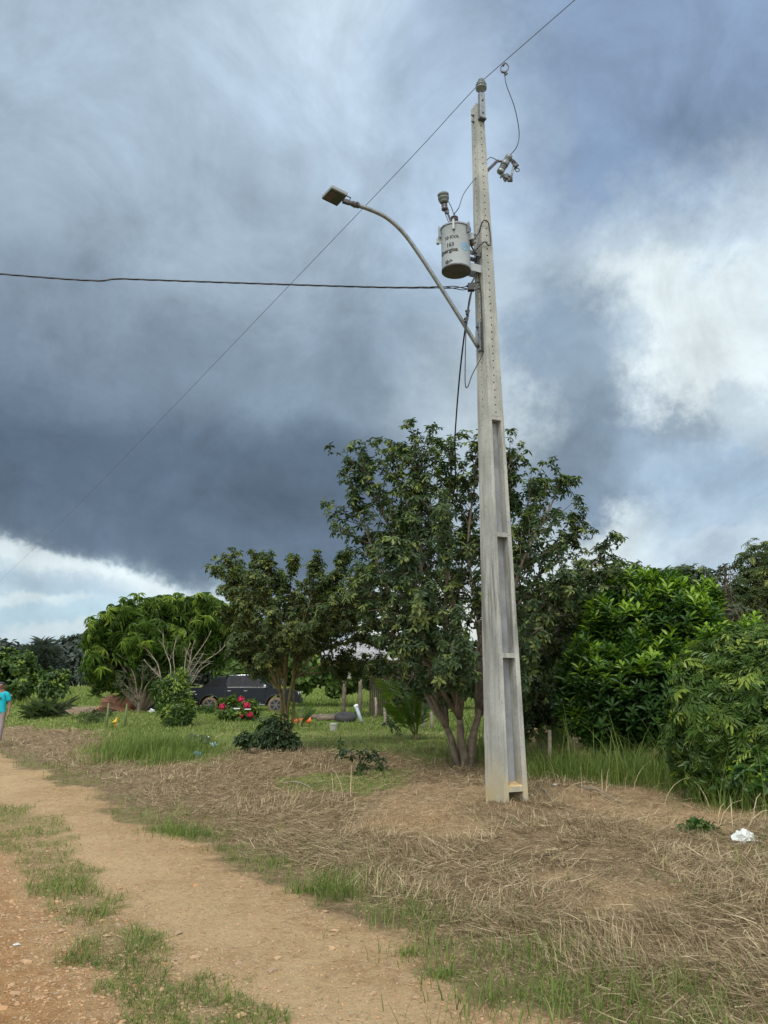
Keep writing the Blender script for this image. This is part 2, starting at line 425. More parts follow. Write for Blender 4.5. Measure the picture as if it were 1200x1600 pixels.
def strip_mask(x, y):
    best = np.full(x.shape, -9.)
    for i in range(len(STRIP) - 1):
        ax, ay = STRIP[i]; bx, by = STRIP[i + 1]; ex, ey = bx - ax, by - ay
        t = np.clip(((x - ax) * ex + (y - ay) * ey) / (ex * ex + ey * ey), 0, 1)
        d = np.hypot(x - ax - ex * t, y - ay - ey * t); wd = STRIP_W[i] * (1 - t) + STRIP_W[i + 1] * t
        best = np.maximum(best, wd - d)
    return best
def masks(x, y):
    n1 = fbm(x * 1.1, y * 1.1) - .5; n2 = fbm(x * 4 + 3, y * 4, 3) - .5
    e = eo(x, y) + n1 * .9 + n2 * .35
    road = sst(e, .12, -.12)
    # the land on the far side of the road, mostly out of frame
    far = sst(-e, 5.2, 5.8); road = road * (1 - far)
    sd_ = poly_sd(x, y, Z_FIELD) + (n1 + n2) * .9
    green = sst(sd_, .45, -.45)
    r = np.hypot(x, y)
    green = np.maximum(green, sst(r, 30, 45))
    for z in (Z_PATCH, Z_RIGHT): green = np.maximum(green, .9 * sst(poly_sd(x, y, z) + n1 * .8 + n2 * .5, .3, -.3))
    green = np.maximum(green, far)
    tr = sst(poly_sd(x, y, Z_TRACK) + n2 * 1.5, .5, -.5); green = green * (1 - .8 * tr)
    rd = sst(poly_sd(x, y, Z_RED) + n2, .5, -.5); green = green * (1 - .9 * rd)
    green = green * (1 - road)
    fr = sst(e, -.15, .1) * sst(e, 1.0, .35) * sst(n1 + n2 * .6, -.12, .12)     # grass fringe along the wheel track
    green = np.maximum(green, .42 * fr * sst(r, 26, 20))
    st = sst(strip_mask(x, y) + n1 * .35 + n2 * .45, -.08, .12)
    bare = np.zeros_like(x)
    for z in Z_BARE: bare = np.maximum(bare, sst(poly_sd(x, y, z) + n1 * .8 + n2 * .6, .3, -.3))
    red = np.maximum(rd, sst(-eo(x, y), 1.25, 2.2) * road * sst(r, 30, 8))
    return road, green, st, bare, red, tr

def build_ground():
    rr = [.4]
    while rr[-1] < 2500:
        k = .0048 if 2.4 < rr[-1] < 30 else (.02 if rr[-1] < 80 else .06)
        rr.append(rr[-1] * (1 + k))
    rr = np.array(rr)
    a1 = np.radians(np.arange(-36, 36.01, .2)); a2 = np.radians(np.arange(40, 321, 4.0))
    th = np.concatenate([a1, a2]); nt = len(th); nr = len(rr)
    X = rr[:, None] * np.sin(th)[None]; Y = rr[:, None] * np.cos(th)[None]
    Z = height(X, Y); road, green, st, bare, red, tr = masks(X, Y)
    V = np.stack([X, Y, Z], -1).reshape(-1, 3)
    i = np.arange(nr - 1)[:, None] * nt; j = np.arange(nt)[None]; k = (j + 1) % nt
    q = np.stack([i + j, i + nt + j, i + nt + k, i + k], -1).reshape(-1, 4)
    q = q[:, ::-1]
    V = np.vstack([V, [[0, 0, gz(0, 0)]]]); cidx = nr * nt
    tri = np.stack([np.full(nt, cidx), np.arange(nt), (np.arange(nt) + 1) % nt], -1)[:, ::-1]
    b = MB(); b.v = [V]; b.t = [np.zeros(len(V))]; b.n = len(V); b.f = [q, tri]
    m = bpy.data.materials.new('ground'); m.use_nodes = True; t = NT(m.node_tree); bs = t.n['Principled BSDF']
    p = t.pos()
    f1, _ = t.noise(p, .9, 5, .6); f2, _ = t.noise(p, 7, 6, .65); f3, _ = t.noise(p, 45, 4, .7); f4, _ = t.noise(p, 150, 3, .7)
    R_, G_, S_, B_, RD, TR = (t.attr(k) for k in ('road', 'green', 'strip', 'bare', 'red', 'track'))
    dirt = t.mix(t.ramp(f1, .35, .65), (.40, .255, .125), (.52, .36, .19))
    dirt = t.mix(t.ramp(f2, .4, .62, 0, .6), dirt, (.54, .40, .225))
    f25, _ = t.noise(p, 20, 5, .7); dirt = t.mix(t.ramp(f25, .50, .64, 0, .6), dirt, (.27, .155, .08)); dirt = t.mix(t.ramp(f25, .46, .34, 0, .5), dirt, (.56, .42, .27))
    redc = t.mix(t.ramp(f2, .35, .65), (.36, .18, .065), (.47, .28, .125))
    dirt = t.mix(t.math('MULTIPLY', RD, t.ramp(f1, .3, .6, .45, 1.0)), dirt, redc)
    dirt = t.mix(t.ramp(f3, .52, .70, 0, .55), dirt, (.24, .14, .08))
    dirt = t.mix(t.ramp(f4, .58, .66, 0, .7), dirt, (.62, .49, .34)); dirt = t.mix(t.ramp(f4, .42, .34, 0, .6), dirt, (.20, .115, .06))
    soil = t.mix(t.ramp(f2, .35, .65), (.16, .115, .065), (.29, .21, .12))
    barec = t.mix(t.ramp(f2, .35, .65), (.31, .215, .12), (.43, .305, .175))
    barec = t.mix(t.ramp(f1, .55, .68, 0, .6), barec, (.46, .29, .13))
    soil = t.mix(B_, soil, barec)
    soil = t.mix(t.ramp(f3, .55, .7, 0, .6), soil, (.11, .075, .05))
    soil = t.mix(t.ramp(f4, .6, .72, 0, .5), soil, (.44, .34, .24))
    grass = t.mix(t.ramp(f1, .35, .65), (.13, .17, .04), (.22, .26, .07))
    grass = t.mix(t.ramp(f2, .5, .75, 0, .6), grass, (.22, .19, .09))
    RU = t.attr('rut'); dirt = t.mix(t.math('MULTIPLY', RU, t.ramp(f1, .3, .6, .25, .7)), dirt, (.55, .40, .225))
    c_ = t.mix(t.math('ADD', R_, t.ramp(f3, .3, .7, -.2, .2), clamp=True), soil, dirt)
    gm = t.math('ADD', G_, t.ramp(f3, .3, .7, -.25, .25))
    c_ = t.mix(t.ramp(gm, .3, .7), c_, grass)
    c_ = t.mix(t.math('MULTIPLY', S_, t.ramp(f2, .3, .6, .1, .5)), c_, (.16, .15, .06))
    c_ = t.mix(t.math('MULTIPLY', TR, .8), c_, (.30, .22, .15))
    c_ = t.mix(t.math('MULTIPLY', RD, t.math('SUBTRACT', 1.0, R_)), c_, (.45, .22, .12))
    t.put(bs.inputs['Base Color'], c_); bs.inputs['Roughness'].default_value = .95; bs.inputs['Specular IOR Level'].default_value = .15
    hgt = t.math('ADD', t.math('MULTIPLY', f3, .6), t.math('MULTIPLY', f4, .4))
    hgt = t.math('ADD', hgt, t.math('MULTIPLY', f25, 1.2)); t.put(bs.inputs['Normal'], t.bump(hgt, 1.0, .03))
    o = b.build('ground', m, smooth=True); tag(o, kind='structure')
    rut = np.exp(-((eo(X, Y) + .85 + .3 * (fbm(X * .8, Y * .8) - .5)) / .42) ** 2)
    for nm, arr in zip(('road', 'green', 'strip', 'bare', 'red', 'track', 'rut'), (road, green, st, bare, red, tr, rut)):
        a = o.data.attributes.new(nm, 'FLOAT', 'POINT'); a.data.foreach_set('value', np.append(arr.ravel(), 0).astype(np.float32))
build_ground()
# ------------------------------------------------------------------ concrete pole (double-T section)
PX, PY = 1.405, 9.35
PB = at(792, 1250, PY); PX = PB[0]
Z0 = gz(PX, PY) - .35; ZG = gz(PX, PY); ZT = at(746, 168, PY)[2]
TOPX = at(745.5, 163, PY)[0]
_nf = np.array([.41, -.91, 0.]); _nf /= np.linalg.norm(_nf)      # normal of the recessed face
_nl = np.array([-.91, -.41, 0.]); _nl /= np.linalg.norm(_nl)     # normal of the plain face on the left
def pc(z):
    k = (z - ZG) / (ZT - ZG); return np.array([PX + (TOPX - PX) * k, PY, z])
def pwa(z): k = (ZT - z) / (ZT - ZG); return .138 + (.395 - .138) * k    # along _nf (width of the left face)
def pwb(z): k = (ZT - z) / (ZT - ZG); return .118 + (.325 - .118) * k    # along _nl (width of the recessed face)
def pp(a, b, z, da=0., db=0.):
    """a along the front normal, b along -left normal, both -1..1 of the half widths, plus metres"""
    return pc(z) + _nf * (a * pwa(z) / 2 + da) - _nl * (b * pwb(z) / 2 + db)
def pz(py): return at(750, py, PY)[2]
ZS = pz(655)
def build_pole():
    b = MB()
    # upper solid part: faces with real bolt holes
    n = int(round((ZT - ZS - .02) / .1)); zs = np.linspace(ZS, ZT, n + 1)
    ang = np.arange(8) * math.pi / 4
    def holed(face):
        for i in range(n):
            z0, z1 = zs[i], zs[i + 1]; zc = (z0 + z1) / 2; hs = (z1 - z0) / 2; r = .0115
            def P(u, v, dep=0.):       # u metres sideways, v metres up
                z = zc + v
                if face == 'front': return pp(1, 0, z, da=-dep, db=u)
                if face == 'back': return pp(-1, 0, z, da=dep, db=-u)
                if face == 'left': return pp(0, -1, z, da=u, db=dep)
                return pp(0, 1, z, da=-u, db=-dep)
            def hw(v): return (pwb(zc + v) if face in ('front', 'back') else pwa(zc + v)) / 2
            off = .012 * math.sin(i * 7.3) if i % 9 == 4 else 0
            outer = [P(hw(0), 0), P(hw(hs), hs), P(0, hs), P(-hw(hs), hs), P(-hw(0), 0), P(-hw(-hs), -hs), P(0, -hs), P(hw(-hs), -hs)]
            inner = [P(off + r * math.cos(a_), r * math.sin(a_)) for a_ in ang]
            deep = [P(off + r * math.cos(a_), r * math.sin(a_), .05) for a_ in ang]
            fc = [(k, (k + 1) % 8, 8 + (k + 1) % 8, 8 + k) for k in range(8)] + [(8 + k, 8 + (k + 1) % 8, 16 + (k + 1) % 8, 16 + k) for k in range(8)]
            b.add(outer + inner + deep, fc)
            b.add(deep, [tuple(range(8))])
    for f in ('front', 'back', 'left', 'right'): holed(f)
    b.add([pp(-1, -1, ZT), pp(1, -1, ZT), pp(1, 1, ZT), pp(-1, 1, ZT)], [(0, 1, 2, 3)])
    b.add([pp(-1, -1, ZS), pp(1, -1, ZS), pp(1, 1, ZS), pp(-1, 1, ZS)], [(0, 1, 2, 3)])
    # lower part: two flanges, web, cross ribs
    def slab(a0, a1, b0, b1, z0, z1, A0=None, A1=None, B0=None, B1=None):
        lo = [(a0, b0), (a1, b0), (a1, b1), (a0, b1)]
        hi = [(a0 if A0 is None else A0, b0 if B0 is None else B0), (a1 if A1 is None else A1, b0 if B0 is None else B0),
              (a1 if A1 is None else A1, b1 if B1 is None else B1), (a0 if A0 is None else A0, b1 if B1 is None else B1)]
        b.prism8([pp(u, v, z0) for u, v in lo], [pp(u, v, z1) for u, v in hi])
    fl = .40
    slab(-1, 1, -1, -1 + fl, Z0, ZS); slab(-1, 1, 1 - fl, 1, Z0, ZS)
    ribs = [ZS, pz(835), pz(1021), pz(1226)]
    for i, z in enumerate(ribs):
        t = .055 if i else .05
        slab(-.985, .985, -1 + fl + .001, 1 - fl - .001, z - t, z - .001)
    pole = b.build('shaft', M['concrete'])
    web = MB()
    def wslab(z0, z1):
        web.prism8([pp(u, v, z0) for u, v in ((-.2, -.6), (.2, -.6), (.2, .6), (-.2, .6))], [pp(u, v, z1) for u, v in ((-.2, -.6), (.2, -.6), (.2, .6), (-.2, .6))])
    for i in range(3): wslab(ribs[i + 1] - .001, ribs[i] - .056)
    root = empty('utility_pole', (PX, PY, ZG))
    tag(root, 'tall tapering grey concrete utility pole with bolt holes and recessed panels, standing in bare soil', 'utility pole')
    w_ = web.build('web', M['web'])
    pad = MB(); z = ribs[3]
    pad.prism8([pp(u, v, z) for u, v in ((.22, -.6), (.96, -.6), (.96, .6), (.22, .6))], [pp(u, v, z + .035 if u < .3 else z + .008) for u, v in ((.22, -.6), (.96, -.6), (.96, .6), (.22, .6))])
    pd = pad.build('sediment_pad', M['rustpad']); pd['label'] = 'ochre earth stain on the lowest ledge of the pole'
    for o in (pole, w_, pd): o.parent = root; o.location = (-PX, -PY, -ZG)
    bt = MB()
    for (a_, b_, zz, dr) in ((0, -1, pz(183), 'l'), (0, -1, pz(193), 'l'), (0, 1, pz(277), 'r'), (0, 1, pz(287), 'r'), (0, 1, pz(525), 'r')):
        p0 = pp(a_, b_, zz); d = -_nl * (1 if dr == 'r' else -1)
        bt = MB(); bt.tube([p0 - d * .01, p0 + d * .045], .008, 6); bt.tube([p0 + d * .001, p0 + d * .018], .016, 6)
        o = bt.build('bolt', M['darkmetal'], root); o.location = (-PX, -PY, -ZG)
build_pole()

def W(o, root):            # world-built mesh under an empty that has no rotation
    o.parent = root; o.location = -root.location; return o

# ------------------------------------------------------------------ pin insulator with its bracket
def build_top():
    zt = ZT; root = empty('pin_insulator', pp(1, .1, zt)); tag(root, 'grey ribbed porcelain insulator on a steel bracket at the very top of the concrete pole', 'insulator')
    c_ = pp(1, .15, zt, da=.035); br = MB(); rot = np.stack([-_nl, _nf, np.array([0, 0, 1.])], 1)
    br.box(c_ + [0, 0, -.05], (.085, .055, .39), rot)
    W(br.build('bracket', M['galv'], bevel=.004), root)
    cap = MB(); cap.box(c_ + [0, 0, -.262], (.10, .075, .022), rot); W(cap.build('bracket_foot', M['darkmetal']), root)
    top = c_ + [0, 0, .135]
    b = MB(); b.lathe([(.018, 0), (.022, .06), (.05, .07), (.05, .08), (.076, .085), (.078, .11), (.05, .12), (.076, .127), (.077, .15), (.048, .16), (.068, .166), (.066, .185), (.036, .195), (.03, .21), (.045, .217), (.04, .235), (.0, .242)], top, sides=28)
    W(b.build('porcelain_body', M['porcelain'], smooth=True), root)
    for dz_ in (.0, -.2):
        q = MB(); p0 = c_ + [0, 0, .02 + dz_] + _nf * .027; q.tube([p0, p0 + _nf * .018], .012, 6); W(q.build('bolt', M['darkmetal']), root)
    return top + [0, 0, .205]
INS = build_top()
# overhead line following the road: next supports are outside the view
def sagline(a, b, sag, n=40):
    t = np.linspace(0, 1, n)[:, None]; p = a * (1 - t) + b * t; p[:, 2] -= (4 * sag * t * (1 - t))[:, 0]; return p
A_L = at(0, 907, 62.0); A_L2 = INS + (A_L - INS) * 1.25; A_L2[2] = A_L[2] + .3
far = A_L + (A_L - INS) * .12; far[2] = A_L[2] + .25
r0 = at(898, 0, INS[1] - 1.42); d0 = (r0 - INS)
near = INS + d0 * 8
pl = MB(); pts = np.vstack([bez([far, A_L, (A_L + INS) / 2 + np.array([0, 0, -.28]), INS + (A_L - INS) * .08 + np.array([0, 0, -.10]), INS], 12)[:-1], np.linspace(INS, near, 30)])
pl.tube(pts, .0052, 6)
tag(pl.build('power_line', M['wire'], smooth=True), 'long single overhead wire rising across the whole sky over the pole top', 'wire')

# ------------------------------------------------------------------ transformer
def build_transformer():
    zt = at(712, 364, 9.2)[2]; zb = at(712, 426, 9.2)[2] + .0
    c0 = np.append(pc(7.0)[:2], 0) + _nl * .44
    # match the horizontal place of the tank
    c0 = np.array([at(712, 390, c0[1])[0], c0[1], zb]); H = zt - zb; r = .188
    root = empty('transformer', c0); tag(root, 'grey cylindrical distribution transformer with black lettering hanging on the left of the pole', 'transformer')
    b = MB(); b.lathe([(r - .012, 0), (r, .012), (r, .02), (r, H - .03), (r + .004, H - .02), (r + .004, H)], (0, 0, 0), sides=56); b.build('tank', M['tank'], root, autosmooth=True)
    b = MB(); b.lathe([(r - .006, -.006), (r + .003, -.004), (r + .003, .014), (r + .0005, .015)], (0, 0, 0), sides=56); b.build('bottom_plate', M['tankshade'], root, autosmooth=True)
    b = MB(); b.lathe([(r + .006, H - .001), (r + .018, H + .004), (r + .018, H + .022), (r + .004, H + .03), (r * .6, H + .055), (.02, H + .065)], sides=56); b.build('lid', M['galv'], root, autosmooth=True)
    th_c = math.atan2(-c0[1], -c0[0])                      # towards the road side viewer
    for a_ in (-1.35, -.1, .95, 2.4, 3.6):
        a_ += th_c; d = np.array([math.cos(a_), math.sin(a_), 0]); rot = rotz(a_)
        q = MB(); q.box(d * (r + .022) + [0, 0, H - .02], (.03, .028, .10), rot); q.box(d * (r + .002) + [0, 0, H + .036], (.07, .026, .012), rot)
        q.tube([d * (r + .03) + [0, 0, H - .09], d * (r + .03) + [0, 0, H + .06]], .007, 6); q.box(d * (r + .02) + [0, 0, H - .085], (.04, .03, .02), rot)
        q.build('lid_clamp', M['galv'], root)
    # lifting lugs at both sides
    for a_ in (-1.5, 1.25):
        a_ += th_c; d = np.array([math.cos(a_), math.sin(a_), 0]); q = MB(); rot = rotz(a_)
        q.box(d * (r + .03) + [0, 0, H - .13], (.07, .012, .08), rot); q.box(d * (r + .045) + [0, 0, H - .17], (.035, .05, .014), rot); q.build('lifting_lug', M['tank'], root, bevel=.003)
    # high voltage bushing
    cb = np.array([-.012, -.03, H + .05]); q = MB()
    prof = [(.045, 0), (.045, .012)]
    for k in range(4): z = .012 + k * .034; prof += [(.034, z), (.034, z + .006), (.056 - k * .0015, z + .012), (.054 - k * .0015, z + .026), (.034, z + .032)]
    prof += [(.03, .155), (.012, .165), (.010, .20), (.0, .205)]
    q.lathe(prof, cb, sides=28); q.build('bushing', M['darkporc'], root, smooth=True)
    # surge arrester on an inclined arm
    top = np.array(at(694, 318, c0[1] - .12)) - c0; foot = np.array([-.05, -.10, H + .03])
    q = MB(); q.tube([foot, foot + (top - foot) * .8], .014, 6); q.tube([foot + [-.03, 0, .0], foot + (top - foot) * .72 + [-.035, 0, 0]], .006, 5)
    q.box(foot + (top - foot) * .62, (.05, .04, .05)); q.build('arrester_arm', M['darkmetal'], root)
    ax = top - foot; ax = ax / np.linalg.norm(ax); ax = ax * .35 + np.array([0, 0, .8]); rt = frame(ax)
    q = MB(); q.lathe([(.028, -.10), (.045, -.09), (.045, -.07), (.03, -.06), (.04, -.04), (.04, -.02), (.025, -.01), (.02, .005)], top, rt, 20); q.build('arrester_base', M['darkporc'], root, smooth=True)
    q = MB(); q.lathe([(.03, .0), (.045, .005), (.062, .03), (.05, .042), (.07, .055), (.074, .082), (.05, .09), (.072, .1), (.076, .13), (.06, .14), (.03, .145), (.008, .15), (.006, .185), (0, .19)], top, rt, 26)
    q.build('surge_arrester', M['polymer'], root, smooth=True)
    arr_top = top + rt @ np.array([.055, 0, .12])
    # mounting brackets to the pole
    for z, hh in ((.46 * H + .02, .06), (.10 * H + .02, .11)):
        tgt = pp(0, -1, c0[2] + z) - c0; d = tgt.copy(); d[2] = 0; L = np.linalg.norm(d); u = d / L; rot = frame(u)
        q = MB(); side = np.cross([0, 0, 1], u)
        for s_ in (-1, 1): q.box(u * ((L + r) / 2) + side * s_ * .07 + [0, 0, z], (L - r + .02 + .05, .012, hh), np.stack([u, side, [0, 0, 1.]], 1))
        q.box(u * (L + .006) + [0, 0, z], (.014, .20, hh + .02), np.stack([u, side, [0, 0, 1.]], 1)); q.build('mounting_bracket', M['tank' if hh > .1 else 'darkmetal'], root, bevel=.002)
    # low voltage bushings on the pole side
    u = -_nl
    for k, z in enumerate((.86, .76, .66)):
        a_ = math.atan2(u[1], u[0]) - .55; d = np.array([math.cos(a_), math.sin(a_), 0]); p0 = d * r + [0, 0, z * H]
        q = MB(); q.lathe([(.026, 0), (.026, .02), (.036, .026), (.034, .045), (.02, .05), (.012, .055), (.01, .085)], p0, frame(d + np.array([0, 0, .2])), 14); q.build('low_voltage_bushing', M['darkporc'], root, smooth=True)
    # lettering wrapped round the tank
    def wrap(verts, th0, z0):
        v = np.array(verts); th = th0 + v[:, 0] / (r + .0025); return np.stack([(r + .0025) * np.cos(th), (r + .0025) * np.sin(th), z0 + v[:, 1]], 1)
    def text(s_, size, end_px, py, bold=.0):
        cu = bpy.data.curves.new('t', 'FONT'); cu.body = s_; cu.size = size; cu.offset = bold; cu.align_x = 'RIGHT'; cu.resolution_u = 3
        to = bpy.data.objects.new('t', cu); col.objects.link(to); bpy.context.view_layer.update()
        me = bpy.data.meshes.new_from_object(to.evaluated_get(bpy.context.evaluated_depsgraph_get())); bpy.data.objects.remove(to)
        v = [tuple(x.co) for x in me.vertices]; f = [tuple(p.vertices) for p in me.polygons]
        q = MB(); th0 = th_c + math.asin(max(-1, min(1, (end_px - 712) / 22.0))); z = at(712, py, c0[1] - r)[2] - c0[2]
        q.add(wrap(v, th0, z), f); o = q.build('lettering', M['letter'], root); return o
    text('10 KVA', .062, 717, 371.5, .0028); text('163', .075, 710, 383.5, .0025); text('Energisa', .082, 715.5, 392, .003); text('tb>', .078, 707, 409, .003)
    q = MB(); z = at(712, 383, c0[1] - r)[2] - c0[2]; th0 = th_c + math.asin(14 / 22.)
    def ring(r0_, r1_, a0=0, a1=2 * math.pi, cx=0, cy=0, n=28):
        a_ = np.linspace(a0, a1, n); v = [(cx + r0_ * math.cos(t), cy + r0_ * math.sin(t), 0) for t in a_] + [(cx + r1_ * math.cos(t), cy + r1_ * math.sin(t), 0) for t in a_]
        q.add(wrap(v, th0, z), [(i, i + n, i + n + 1, i + 1) for i in range(n - 1)])
    ring(.047, .060); ring(.012, .024, .3, 5.6, -.004, .006); ring(.028, .035, -1.2, 1.8, .0, -.002)
    q.build('emblem', M['blue'], root)
    return c0, H, cb + c0 + np.array([0, 0, .195]), arr_top + c0
TC, TH, BUSH, ARR = build_transformer()

# ------------------------------------------------------------------ street lamp
def build_lamp():
    pl_p = pp(0, -1, 6); n_ = np.cross(_nl, [0, 0, 1.])
    def P(px, py): return on_plane(px, py, pl_p, n_)
    root = empty('street_lamp', pp(0, -1, pz(530))); tag(root, 'curved grey steel arm with flat square LED street lamp head, bolted to the pole', 'street lamp')
    pts = bez([P(746, 541), P(719, 497), P(690, 451), P(656, 399), P(630, 363.5), P(604, 340), P(577, 327), P(548, 317.5)], 8)
    b = MB(); b.tube(pts, .027, 14); W(b.build('arm', M['galv'], smooth=True), root)
    q = MB(); rot = np.stack([_nl, _nf, [0, 0, 1.]], 1); zc = pz(529)
    q.box(pp(0, -1, zc, db=-.02), (.035, .075, .40), rot); q.box(pp(0, -1, zc - .03, db=-.055), (.05, .012, .2), rot); W(q.build('wall_bracket', M['galv'], bevel=.004), root)
    for dz_ in (-.15, .13):
        g = MB(); p0 = pp(0, -1, zc + dz_, db=-.035); g.tube([p0, p0 + _nl * .03], .013, 6); W(g.build('bolt', M['darkmetal']), root)
    # head: the arm ends in a tilting socket
    e = pts[-1]; d = pts[-1] - pts[-4]; d /= np.linalg.norm(d)
    s = MB(); s.tube([e - d * .11, e - d * .02], .036, 12); s.tube([e - d * .02, e + d * .05], .03, 12)
    for sgn in (-1, 1): s.tube([e - d * .07 + n_ * sgn * .02, e - d * .07 + n_ * sgn * .065], .009, 6)
    s.box(e + d * .06, (.05, .09, .045), frame(np.cross(d, n_), d)); s.tube([e + d * .02 + [0, 0, .03], e + d * .0 + [0, 0, .075], e + d * .06 + [0, 0, .085], e + d * .1 + [0, 0, .05]], .008, 6)
    W(s.build('socket', M['darkmetal']), root)
    # panel corners from its outline; a flat box in space
    A = e + d * .08                                        # inner edge centre
    def onhead(px, py, Y): return at(px, py, Y)
    hu = _nl.copy(); hn = np.array([0, 0, 1.]) - .12 * hu
    c_tl, c_bl, c_br, c_tr = (on_plane(px, py, A, hn) for px, py in ((517, 292), (503.5, 311), (528, 322.5), (542, 305)))
    u = ((c_tl + c_bl) - (c_tr + c_br)) / 2; v = ((c_bl + c_br) - (c_tl + c_tr)) / 2
    ctr = (c_tl + c_bl + c_br + c_tr) / 4; U = u / np.linalg.norm(u); Wn = np.cross(U, v); Wn /= np.linalg.norm(Wn)
    if Wn[2] < 0: Wn = -Wn
    Vv = np.cross(Wn, U); rt = np.stack([U, Vv, Wn], 1); lu, lv = np.linalg.norm(u), abs(np.dot(v, Vv))
    h = MB(); h.box(ctr + Wn * .02, (lu, lv, .045), rt); W(h.build('lamp_head', M['lampbody'], bevel=.008), root)
    g = MB(); g.box(ctr - Wn * .006, (lu * .94, lv * .94, .006), rt); W(g.build('lens', M['lampglass']), root)
    g = MB(); g.box(ctr - Wn * .011 + U * lu * .2, (lu * .34, lv * .7, .004), rt); W(g.build('led_array', M['led']), root)
    f = MB()
    for k in range(-4, 5): f.box(ctr + Wn * .052 + Vv * k * lv * .09, (lu * .6, .006, .022), rt)
    W(f.build('cooling_fins', M['lampbody']), root)
    p = MB(); p.lathe([(.052, 0), (.055, .01), (.055, .05), (.045, .07), (.02, .08), (0, .081)], ctr + Wn * .04 - U * lu * .2 - Vv * lv * 0, rt, 24); W(p.build('photocell', M['lampbody'], autosmooth=True), root)
build_lamp()

# ------------------------------------------------------------------ fuse cutout on the right
def build_cutout():
    Yc = PY + .25
    root = empty('fuse_cutout', at(775, 262, Yc)); tag(root, 'small grey porcelain fuse cutout on a steel arm at the right of the pole top', 'fuse cutout')
    a_ = pp(0, .9, pz(270)); b_ = at(777, 251.5, Yc)
    q = MB(); u = b_ - a_; L = np.linalg.norm(u); q.box((a_ + b_) / 2, (.05, .035, L), frame(u)); q.box(b_ + [.05, 0, -.005], (.13, .03, .02)); W(q.build('mounting_arm', M['darkmetal'], bevel=.003), root)
    top, bot = at(795, 245.5, Yc), at(781.5, 269, Yc); d = top - bot; L = np.linalg.norm(d); rt = frame(d)
    prof = [(.03, 0)]
    for k in range(7):
        z = L * (.04 + .13 * k); prof += [(.034, z), (.05, z + L * .03), (.05, z + L * .075), (.034, z + L * .1)]
    prof += [(.034, L)]
    q = MB(); q.lathe(prof, bot, rt, 20); W(q.build('porcelain_body', M['porcelain'], smooth=True), root)
    q = MB(); q.lathe([(.045, -.012), (.053, .0), (.053, .035), (.038, .045)], bot, rt, 20); q.lathe([(.04, 0), (.055, .0), (.055, .07), (.04, .07)], bot + d * .5 - rt[:, 2] * .02, rt, 20); q.lathe([(.04, 0), (.05, .0), (.048, .05), (.02, .06)], top - rt[:, 2] * .03, rt, 20)
    W(q.build('metal_band', M['galv'], smooth=True), root)
    hr = at(810, 259, Yc); q = MB(); q.tube([at(796, 247, Yc), at(803, 252, Yc), hr], [.016, .02, .015], 6); q.tube([at(797, 250, Yc), at(802, 257, Yc), at(808, 262, Yc)], .012, 6)
    q.box(at(805, 260, Yc), (.08, .04, .06), frame([1, 0, .6])); a2 = np.linspace(0, 2 * math.pi, 13); cc = at(808.5, 265.5, Yc)
    q.tube([cc + np.array([math.cos(t) * .028, 0, math.sin(t) * .028]) for t in a2], .007, 5, cap=False); W(q.build('upper_hook', M['darkmetal']), root)
    q = MB(); q.tube([at(802, 262, Yc - .02), at(798, 280, Yc - .02)], .017, 10); W(q.build('fuse_tube', M['lampbody'], smooth=True), root)
    q = MB(); q.tube([at(783, 272, Yc), at(788, 277, Yc), at(790, 283, Yc)], [.02, .025, .02], 6); q.box(at(791, 277, Yc), (.08, .05, .07), frame([.6, 0, 1])); q.box(at(797, 281, Yc), (.07, .04, .045)); q.tube([at(785, 272, Yc), at(782, 278, Yc)], .013, 5); q.tube([at(787, 273, Yc), at(795, 274, Yc), at(798, 279, Yc)], .012, 5)
    W(q.build('lower_hinge', M['darkmetal']), root)
    return at(796, 244, Yc), b_
CUT, ARMEND = build_cutout()

def cable(name, P, rad, label, m='cable', n=10, sides=6, cat='cable'):
    b = MB(); b.tube(bez(P, n), rad, sides); return tag(b.build(name, M[m], smooth=True), label, cat)
# stirrup on the overhead line and its jumper
sp = at(787.5, 101, 8.9); i_ = np.argmin(np.abs(pts[:, 0] - sp[0]) + np.abs(pts[:, 2] - sp[2]))
_lp = pts[np.argsort(np.linalg.norm(pts - sp, axis=1))[:1]][0]
dl = (r0 - INS); dl /= np.linalg.norm(dl)
tt = 0
best = min(np.linspace(0, 3, 301), key=lambda k: abs((INS + dl * k)[0] / (INS + dl * k)[1] - ray(789, 99)[0] / ray(789, 99)[1]))
sp = INS + dl * best; Ys = sp[1]
st_root = empty('line_clamp', sp); tag(st_root, 'small wire loop clamp hanging from the overhead wire right of the pole top', 'clamp')
q = MB(); q.tube(bez([at(787, 99, Ys), at(782.5, 106, Ys), at(783.5, 112.5, Ys), at(788, 113, Ys), at(793.5, 109, Ys), at(794.5, 104, Ys), at(790, 98, Ys)], 6), .008, 6); W(q.build('loop', M['darkmetal'], smooth=True), st_root)
q = MB(); q.tube([at(784, 112, Ys), at(789, 113.5, Ys), at(792, 115, Ys), at(788.5, 118, Ys)], [.014, .019, .016, .012], 7); W(q.build('connector', M['darkmetal'], smooth=True), st_root)
q = MB(); q.tube([at(786, 103, Ys), at(788.5, 98.5, Ys)], .014, 6); W(q.build('grip', M['darkmetal'], smooth=True), st_root)
cable('jumper_wire', [at(788.5, 118, Ys), at(792, 135, Ys + .05), at(804, 168, Ys + .2), at(811, 205, Ys + .5), at(808, 228, Ys + .6), CUT], .006, 'thin wire curving down from the overhead line to the fuse cutout', 'wire')
